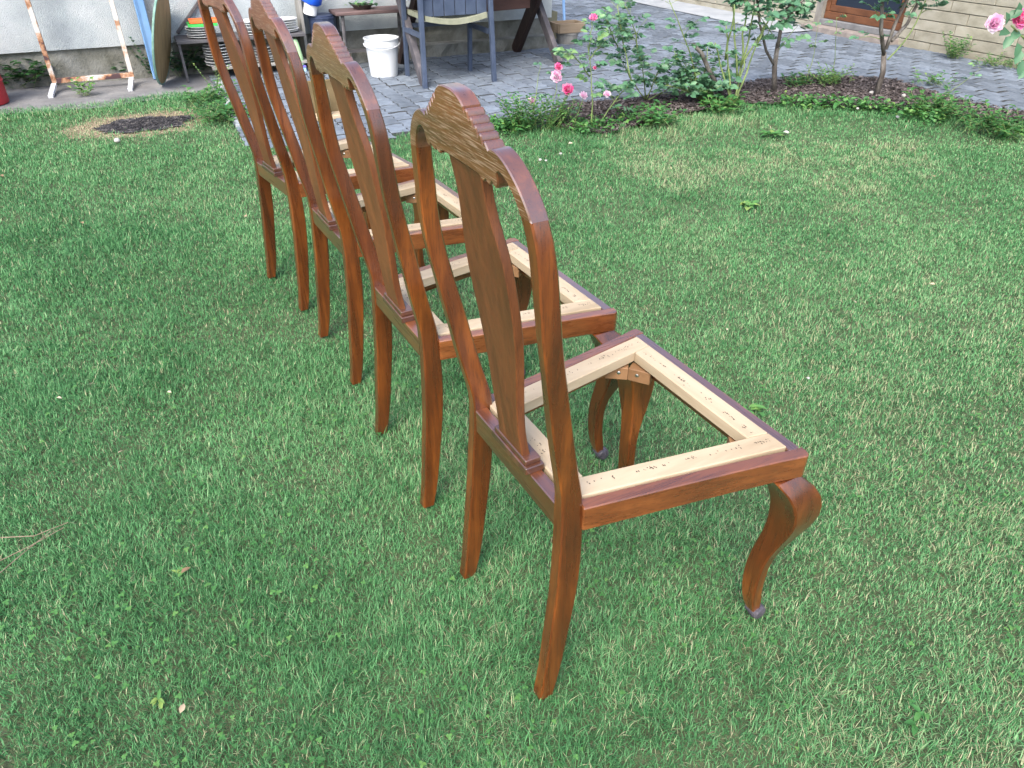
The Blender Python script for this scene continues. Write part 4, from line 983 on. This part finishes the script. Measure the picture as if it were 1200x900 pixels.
weed('tuft', 'dark broad-leaved tuft at the lawn edge beside the paving, behind the nearest crest', at(590, 148, z=0.0), 26, 0.13, 0.035, .04, 62, tint=.25, stems=False, upness=.7)
weed('tuft', 'tall green weeds at the corner of the bed, left of the pink roses', at(612, 150, z=0.0), 45, 0.22, 0.020, .05, 63, tint=.45, upness=1.4)
weed('tuft', 'feathery brown-green tuft beneath the pink roses', at(650, 148, z=0.0), 45, 0.20, 0.016, .06, 64, tint=.55, upness=1.4)
weed('weed', 'deep green leafy weed against the plinth beside the red barrel', at(20, 100, z=0.0), 75, 0.22, 0.042, .07, 65, tint=.15, upness=1.0)
weed('weed', 'deep green leafy weed against the plinth, left of the rack upright', at(42, 98, z=0.0), 65, 0.20, 0.042, .06, 66, tint=.15, upness=1.0)
weed('weed', 'small weed growing on the plinth behind the rack crossbar', at(100, 92, z=0.0), 12, 0.10, 0.024, .02, 67, tint=.3)
weed('weed', 'dark leafy weed behind the right rack upright', at(145, 88, z=0.0), 55, 0.16, 0.036, .05, 68, tint=.15, upness=1.0)
weed('weed', 'bright green weed growing through the concrete in front of the crossbar', at(101, 112, z=0.0), 14, 0.12, 0.024, .012, 69, tint=.75, upness=1.3)
weed('weed', 'big dark bluish leaves growing under the shelf left of the plates', at(228, 84, z=0.0), 60, 0.24, 0.05, .07, 70, mat=ROSEL, tint=.15, upness=1.0)
weed('weed', 'small dark weed between the downpipe and the tabletop', at(180, 90, z=0.0) + Vector((0, 0, .0)), 16, 0.30, 0.03, .015, 71, mat=ROSEL, tint=.1, upness=2.2)
weed('weed', 'yellowish tall weed beside the kerb near the burnt patch', at(255, 108, z=0.0), 8, 0.22, 0.012, .01, 72, tint=.95, upness=2.4)
weed('weed', 'leafy weeds along the kerb behind the rearmost chair', at(262, 140, z=0.0), 50, 0.14, 0.03, .08, 73, tint=.35)
weed('weed', 'green weeds at the top of the kerb by the concrete path', at(248, 118, z=0.0), 40, 0.12, 0.028, .08, 74, tint=.45)
weed('weed', 'flat rosette of long leaves in the lawn before the left rose tree', at(905, 158, z=0.0), 14, 0.10, 0.03, .01, 75, tint=.6, stems=False, upness=.35)
weed('weed', 'broad flat plantain leaves in the lawn at the lower right', at(1080, 840, z=0.0), 6, 0.028, 0.013, .008, 76, tint=.55, stems=False, upness=.35)
weed('weed', 'small pale rosette in the lawn left of the nearest chair leg', at(212, 672, z=0.0), 7, 0.020, 0.008, .005, 77, tint=.8, stems=False, upness=.35)
weed('weed', 'yellow-green leaf rosette near the bottom left of the lawn', at(185, 820, z=0.0), 6, 0.022, 0.009, .005, 78, tint=.95, stems=False, upness=.4)
weed('weed', 'grey-green broad weed in the grass behind the nearest seat', at(875, 240, z=0.0), 14, 0.05, 0.03, .02, 79, tint=.85, stems=False, upness=.3)
weed('weed', 'grey-green broad weed in the grass right of the seat corner', at(880, 480, z=0.0), 9, 0.035, 0.02, .012, 80, tint=.85, stems=False, upness=.3)
pp = weed('potted_plant', 'grey-green succulent in a dark bowl on the bench', at(396, 9, v=6.45), 40, 0.06, 0.028, .045, 81, mat=ROSEL, tint=.8, stems=False, cat='potted plant', upness=.9)
pp.location = W(1.62, 6.43, 0.412)
kk = MB().lathe([(0.06, 0), (0.085, 0.03), (0.09, 0.035), (0.08, 0.032), (0.02, 0.03)], 20).build('bowl', plain('dark_bowl', (0.05, 0.04, 0.04)), pp)
for c in kids(pp):
    if c.name.startswith('foliage'): c.location = (0, 0, 0.02)

# ---- burnt patch
fp = at(165, 143, z=0.0)
def blob(name, c, ax, ay, rot, z, mat, seed, n=40, kind='structure'):
    mb = MB(); pts = []
    for k in range(n):
        a = 2 * math.pi * k / n; rr_ = 1 + 0.35 * mnoise.noise(Vector((math.cos(a) * 1.6, math.sin(a) * 1.6, seed))) + 0.22 * mnoise.noise(Vector((math.cos(a) * 6, math.sin(a) * 6, seed)))
        x, y = ax * rr_ * math.cos(a), ay * rr_ * math.sin(a); pts.append((c[0] + x * math.cos(rot) - y * math.sin(rot), c[1] + x * math.sin(rot) + y * math.cos(rot)))
    return poly_sheet(name, pts, z, mat, kind=kind), pts
DRY = mottled('scorched_straw', [(0.3, (0.132, 0.102, 0.066)), (0.6, (0.216, 0.174, 0.120)), (0.8, (0.300, 0.252, 0.192))], scale=50, rough=1, bump=0.8, rnd=False)
ASH = mottled('ash_and_charcoal', [(0.3, (0.012, 0.012, 0.014)), (0.52, (0.035, 0.035, 0.040)), (0.62, (0.10, 0.095, 0.095)), (0.75, (0.20, 0.18, 0.165))], scale=28, rough=1, bump=1.0, rnd=False)
_, dry_poly = blob('scorched_ground', (fp.x, fp.y), 0.42, 0.31, HANG, -0.016, DRY, 1, 90)
_, ash_poly = blob('fire_pit', (fp.x + .03, fp.y - .01), 0.27, 0.17, HANG, -0.008, ASH, 2, 90)
ch_ = MB(); r = random.Random(3)
for k in range(1300):
    a = r.uniform(0, 6.28); q = math.sqrt(r.random()); q *= (1.25 if r.random() < .15 else 1); x_ = .25 * q * math.cos(a); y_ = .15 * q * math.sin(a); x = fp.x + .03 + x_ * UU.x + y_ * VV.x; y = fp.y - .01 + x_ * UU.y + y_ * VV.y; s = r.uniform(.002, .007)
    ch_.box((x, y, .000 + s * .3 - .008 + .012 * (1 - min(q, 1)) * r.random()), (s * r.uniform(.7, 2.2), s, s * .8), M=Matrix.Rotation(r.uniform(0, 6), 4, 'Z') @ Matrix.Rotation(r.uniform(-.6, .6), 4, 'X'))
tag(ch_.build('charcoal', ASH), 'black charcoal and ash crumbs in the burnt patch of lawn near the rack', 'charcoal', kind='stuff')
# mulch chips
ch_ = MB(); r = random.Random(4); bu = np.array(bed_uv)
k = 0
while k < 13000:
    u = r.uniform(2.1, 5.9); v = r.uniform(1.5, 4.6)
    if not inpoly(np.array([u]), np.array([v]), bed_uv)[0]: continue
    k += 1; p = W(u, v, .008 + r.random() * .012); s = r.uniform(.004, .013)
    M = Matrix.Rotation(r.uniform(0, 6), 4, 'Z') @ Matrix.Rotation(r.uniform(-.7, .7), 4, 'X') @ Matrix.Rotation(r.uniform(-.5, .5), 4, 'Y')
    m = Matrix.Translation(p) @ M; a, b = s * r.uniform(.6, 1.8), s * .5
    ch_.add([m @ Vector(q) for q in ((-a, -b, 0), (a, -b * .7, 0.002), (a * .9, b, 0), (-a * .8, b * .8, .002))], [(0, 1, 2, 3)])
CHIP = mottled('mulch_chip', [(0.3, (0.032, 0.027, 0.027)), (0.5, (0.077, 0.066, 0.066)), (0.62, (0.140, 0.122, 0.119)), (0.75, (0.252, 0.224, 0.210))], scale=22, rough=0.95, rnd=False, detail=8)
tag(ch_.build('mulch', CHIP), 'brown bark mulch and dry leaf litter covering the rose bed', 'mulch', kind='stuff')

# ------------------------------------------------------------------ grass
def smooth_noise(x, y, s, seed):
    """value noise on arrays"""
    g = np.random.default_rng(seed).random((256, 256))
    X = x * s + 57.3; Y = y * s + 91.7
    xi = np.floor(X).astype(int); yi = np.floor(Y).astype(int); fx = X - xi; fy = Y - yi
    fx = fx * fx * (3 - 2 * fx); fy = fy * fy * (3 - 2 * fy)
    G = lambda a, b: g[a % 256, b % 256]
    return (G(xi, yi) * (1 - fx) + G(xi + 1, yi) * fx) * (1 - fy) + (G(xi, yi + 1) * (1 - fx) + G(xi + 1, yi + 1) * fx) * fy
def make_grass():
    X, Y = [], []
    bands = [(0.30, 1.3, 82000), (1.3, 2.0, 62000), (2.0, 3.0, 38000), (3.0, 4.2, 22000), (4.2, 6.6, 13000)]
    for y0, y1, dens in bands:
        wmax = 0.80 * y1 + 1.35
        n_ = int(2 * wmax * (y1 - y0) * dens)
        x = rng.uniform(-wmax, wmax, n_); y = rng.uniform(y0, y1, n_)
        k = (np.abs(x) < 0.74 * y + 0.35) | ((np.abs(x) < 0.80 * y + 1.3) & (rng.random(n_) < .35))
        X.append(x[k]); Y.append(y[k])
    X = np.concatenate(X); Y = np.concatenate(Y)
    u = X * UU.x + Y * UU.y; v = X * VV.x + Y * VV.y
    ju = u + rng.normal(0, .03, len(u)); jv = v + rng.normal(0, .03, len(u))
    k = inpoly(ju, jv, lawn_uv)
    k &= ~(inpoly(X + rng.normal(0, .02, len(X)), Y + rng.normal(0, .02, len(X)), ash_poly) & (rng.random(len(X)) > .02))
    ind = inpoly(X + rng.normal(0, .07, len(X)), Y + rng.normal(0, .07, len(X)), dry_poly)
    k &= ~(ind & (rng.random(len(X)) > 0.70))
    n1 = smooth_noise(X, Y, 2.2, 1); n2 = smooth_noise(X, Y, 7.0, 2); n3 = smooth_noise(X, Y, 20.0, 3); n4 = smooth_noise(X, Y, 0.9, 4)
    patch = 0.40 * n1 + 0.35 * n2 + 0.25 * n3
    # thin out in dry places
    dryness = 0.8 * np.clip((0.35 * n4 + 0.65 * patch - 0.545) * 6.0, 0, 1) * (0.75 + 0.5 * np.clip(X * .6, -.8, 1)) + 0.55 * np.clip(X * .9, -0.3, 1) * np.clip(1.9 - Y * .6, 0, 1) * (0.4 + n2)
    dryness = np.clip(dryness, 0, 1)
    k &= rng.random(len(X)) > 0.25 * dryness
    sel = np.where(k)[0]
    X, Y, u, v, n1, n2, n3, n4, dryness, ind = [a[sel] for a in (X, Y, u, v, n1, n2, n3, n4, dryness, ind)]
    n = len(X); dist = np.sqrt(X * X + Y * Y)
    lush = np.clip(0.55 - X * .18 + (n4 - .5) * 1.2, 0, 1)
    H = (0.010 + 0.010 * rng.random(n)) * (0.52 + 0.72 * n2) * (0.85 + 0.35 * lush)
    # longer along the edges of the bed and the path
    edge = ((u > 1.9) & (v > 3.55) & (u < 4.6)) | ((u < 0.4) & (v > 5.65)) | ((u > 3.9) & (v > 2.3) & (u + v * .9 > 7.15))
    H = np.where(edge, H * 1.7, H)
    H = np.where(ind, H * .45, H)
    tall = rng.random(n) < 0.02; H = np.where(tall, H * 1.7, H)
    Wd = (0.0008 + 0.0009 * rng.random(n)) * (0.65 + 0.33 * dist) * np.where(np.abs(X) < 0.74 * Y + 0.35, 1, 1.8)
    az = rng.uniform(0, 2 * np.pi, n); lean = np.clip(rng.normal(1.10, 0.45, n), 0.05, 1.7)
    # clumps lean together
    az = np.where(rng.random(n) < .85, az, 6.28 * smooth_noise(X, Y, 9.0, 8) * 2 + rng.normal(0, .5, n))
    dx, dy = np.cos(az), np.sin(az); px, py = -dy, dx
    z0 = np.full(n, -0.015) + 0.006 * rng.random(n)
    l1 = H * .55
    m_x = X + dx * l1 * np.sin(lean * .6); m_y = Y + dy * l1 * np.sin(lean * .6); m_z = z0 + l1 * np.cos(lean * .6) + .002
    t_x = m_x + dx * H * .7 * np.sin(lean); t_y = m_y + dy * H * .7 * np.sin(lean); t_z = m_z + H * .7 * np.cos(lean)
    V = np.empty((n, 5, 3), np.float32)
    V[:, 0] = np.stack([X - px * Wd * .5, Y - py * Wd * .5, z0], 1); V[:, 1] = np.stack([X + px * Wd * .5, Y + py * Wd * .5, z0], 1)
    V[:, 2] = np.stack([m_x + px * Wd * .5, m_y + py * Wd * .5, m_z], 1); V[:, 3] = np.stack([m_x - px * Wd * .5, m_y - py * Wd * .5, m_z], 1)
    V[:, 4] = np.stack([t_x, t_y, t_z], 1)
    base = (np.arange(n) * 5)[:, None]
    quads = (base + np.array([0, 1, 2, 3])).astype(np.int32); tris = (base + np.array([3, 2, 4])).astype(np.int32)
    loops = np.concatenate([quads, tris], 1).ravel()
    ls = (np.arange(n) * 7)[:, None] + np.array([0, 4]); ls = ls.ravel().astype(np.int32)
    me = bpy.data.meshes.new('grass'); me.vertices.add(n * 5); me.vertices.foreach_set('co', V.ravel())
    me.loops.add(len(loops)); me.loops.foreach_set('vertex_index', loops)
    me.polygons.add(2 * n); me.polygons.foreach_set('loop_start', ls)
    try: me.polygons.foreach_set('loop_total', np.tile([4, 3], n).astype(np.int32))
    except Exception: pass
    tint = np.clip(0.02 + 0.68 * rng.random(n) ** 1.15 + 0.20 * (n3 - .5) + 0.30 * (n1 - .5) + 0.15 * (n4 - .5) - 0.16 * (lush - .5) + .10 * dryness, 0, .76)
    dr = rng.random(n) < (0.055 + 0.50 * dryness ** 1.2)
    tint = np.where(dr, 0.78 + .2 * rng.random(n), tint)
    tint = np.where(ind & (rng.random(n) < .85), 0.9 + .1 * rng.random(n), tint)
    tt = np.repeat(tint, 5).astype(np.float32)
    a = me.attributes.new('tint', 'FLOAT', 'POINT'); a.data.foreach_set('value', tt)
    me.materials.append(GRASS); me.update(calc_edges=True)
    o = link('grass', me); tag(o, 'short green and straw-coloured grass covering the lawn', 'grass', kind='stuff')
    return n
ng = make_grass()
print('grass blades', ng)
# leafy ground cover along the lawn side of the bed
Lv = Leaves(); r = random.Random(77)
edge_px = [(560, 150), (600, 152), (650, 152), (700, 152), (760, 135), (820, 127), (860, 122), (920, 122), (980, 124), (1040, 130), (1090, 142), (1140, 150), (1200, 165)]
for k in range(2600):
    t_ = r.uniform(0, len(edge_px) - 1.001); i = int(t_); f_ = t_ - i
    a = edge_px[i][0] * (1 - f_) + edge_px[i + 1][0] * f_; b = edge_px[i][1] * (1 - f_) + edge_px[i + 1][1] * f_
    p = at(a, b, z=0.0) + Vector((r.gauss(0, .05), r.gauss(0, .07), r.uniform(0, .05)))
    if mnoise.noise(Vector((p.x * 3, p.y * 3, 2))) < -.15: continue
    an = r.uniform(0, 6.28); Lv.leaf(p, (math.cos(an), math.sin(an), r.uniform(-.1, .8)), (r.gauss(0, .5), r.gauss(0, .5), 1), r.uniform(.02, .045), r.uniform(.012, .024), r.uniform(.1, .95))
tag(Lv.build('ground_cover', WEEDL), 'low leafy weeds creeping along the lawn side of the rose bed', 'ground cover')
# clover and small round leaves between the blades
Lv = Leaves(); r = random.Random(11)
k = 0
while k < 4200:
    y = r.uniform(.55, 5.6); x = r.uniform(-1, 1) * (0.74 * y + .5); u = x * UU.x + y * UU.y; v = x * VV.x + y * VV.y
    if not inpoly(np.array([u]), np.array([v]), lawn_uv)[0] or inpoly(np.array([x]), np.array([y]), dry_poly)[0]: continue
    if mnoise.noise(Vector((x * 2.4, y * 2.4, 9))) < 0.05 - (0.12 if x < -.3 else 0): 
        if r.random() < .9: continue
    k += 1; p = Vector((x, y, r.uniform(0.000, .014))); s = r.uniform(.003, .0065); a0 = r.uniform(0, 6); ti = r.uniform(.25, .85)
    for j in range(3):
        a = a0 + j * 2.1; Lv.leaf(p, Vector((math.cos(a), math.sin(a), r.uniform(-.1, .4))), Vector((0, 0, 1)), s * 1.2, s * 1.1, ti, fold=.1)
tag(Lv.build('clover', WEEDL), 'small clover leaves scattered through the grass', 'clover')
# fallen leaves, petals, twigs
def dryleaf(a, b, s, lab, seed, mat=DRYL, tint=.8):
    s *= .75; tint *= .85
    r = random.Random(seed); Lv = Leaves(); az = r.uniform(0, 6.28)
    Lv.leaf((0, 0, 0), (math.cos(az), math.sin(az), .15), (r.gauss(0, .3), r.gauss(0, .3), 1), s, s * .55, tint, fold=.25)
    o = Lv.build('fallen_leaf', mat, None, stuff=False); o.location = at(a, b, z=.016)
    tag(o, lab, 'leaf'); 
for k, (a, b, s, lab, ti) in enumerate([(138, 531, .020, 'pale fallen leaf on the lawn at the far left, below the third chair', .95), (183, 395, .03, 'brown fallen leaf on the grass left of the third chair', .15), (212, 672, .03, 'brown curled leaf on the grass left of the nearest chair feet', .2), (66, 466, .022, 'whitish fallen leaf near the left edge, halfway down the lawn', 1.0), (196, 459, .018, 'small pale leaf between the left edge and the second chair', 1.0),
    (95, 260, .035, 'orange-brown fallen leaf in the upper left lawn', .4), (290, 252, .03, 'grey fallen leaf beside the rear chair legs', .7), (245, 395, .02, 'small reddish leaf left of the third chair leg', .1), (1094, 207, .03, 'yellow-brown leaf in the upper right lawn', .6), (853, 387, .016, 'tiny pale leaf right of the nearest seat', .95),
    (1067, 174, .045, 'white paper scrap in the grass in front of the bed, right of the rose tree', 1.0), (998, 352, .03, 'pale blotchy leaf in the lawn right of the nearest seat', .9), (1096, 333, .025, 'greyish leaf near the right side of the lawn', .8), (666, 168, .035, 'cream fallen petal below the pink roses', 1.0), (211, 836, .025, 'pale green leaf near the bottom left corner', .8), (0, 205, .05, 'brown leaf at the left edge under the red barrel', .35)]):
    dryleaf(a, b, s, lab, 100 + k, tint=ti)
STONE = mottled('pale_stone', [(0.3, (0.210, 0.210, 0.203)), (0.7, (0.392, 0.385, 0.371))], scale=30, rough=0.9)
def pebble(a, b, s, lab, seed):
    bm = bmesh.new(); s *= .62; bmesh.ops.create_icosphere(bm, subdivisions=2, radius=s)
    for v_ in bm.verts: v_.co += v_.co * 0.35 * mnoise.noise(v_.co * (1 / s) + Vector((seed, 0, 0))); v_.co.z *= .7
    me = bpy.data.meshes.new('stone'); bm.to_mesh(me); bm.free(); me.materials.append(STONE)
    for p in me.polygons: p.use_smooth = True
    o = link('stone', me); o.location = at(a, b, z=.012); tag(o, lab, 'stone')
for k, (a, b, s, lab) in enumerate([(1022, 109, .035, 'large whitish stone at the foot of the right rose tree'), (1059, 112, .028, 'white stone in the mulch right of the rose tree'), (972, 113, .018, 'small white stone in the mulch between the rose trees'), (979, 116, .018, 'small white stone nearest the lawn between the rose trees'), (1005, 127, .016, 'white pebble at the lawn edge below the right rose tree'), (1047, 124, .02, 'white pebble in the mulch, below the white stone'), (1052, 137, .018, 'white pebble at the lawn edge right of the rose tree'),
    (137, 164, .03, 'whitish stone in the grass just below the burnt patch'), (921, 155, .025, 'grey stone in the lawn before the left rose tree'), (633, 187, .014, 'tiny white pebble left of two others near the nearest crest'), (640, 188, .012, 'tiny white pebble, middle one of three near the nearest crest'), (657, 180, .014, 'tiny white pebble, farthest of three near the nearest crest'), (947, 443, .008, 'tiny white daisy-like pebble right of the nearest seat corner')]):
    pebble(a, b, s, lab, k)
TW = mottled('dry_twig', [(0.3, (0.132, 0.096, 0.066)), (0.7, (0.240, 0.192, 0.144))], scale=30, rough=0.9)
tg = empty('dry_twig', at(30, 640, z=.02), 0, 'forked dry twig lying in the grass at the left edge', 'twig'); B = tg.location
for pts in (((80, 612), (40, 628), (0, 630)), ((75, 618), (35, 640), (-10, 662)), ((60, 622), (25, 650), (-10, 680))):
    m = MB(); cane(m, [at(a, b, z=.012) - B for a, b in pts], .0008, .0012, 5); m.build('twig', TW, tg)
gr = MB().lathe([(0.006, 0), (0.02, 0.004), (0.022, 0.03), (0.012, 0.035)], 12).build('green_cap', plain('emerald_plastic', (0.02, 0.50, 0.26)))
gr.location = at(268, 128, z=0.01); gr.rotation_euler = (.9, .3, 0); tag(gr, 'small emerald green plastic cap in the weeds by the kerb', 'cap')
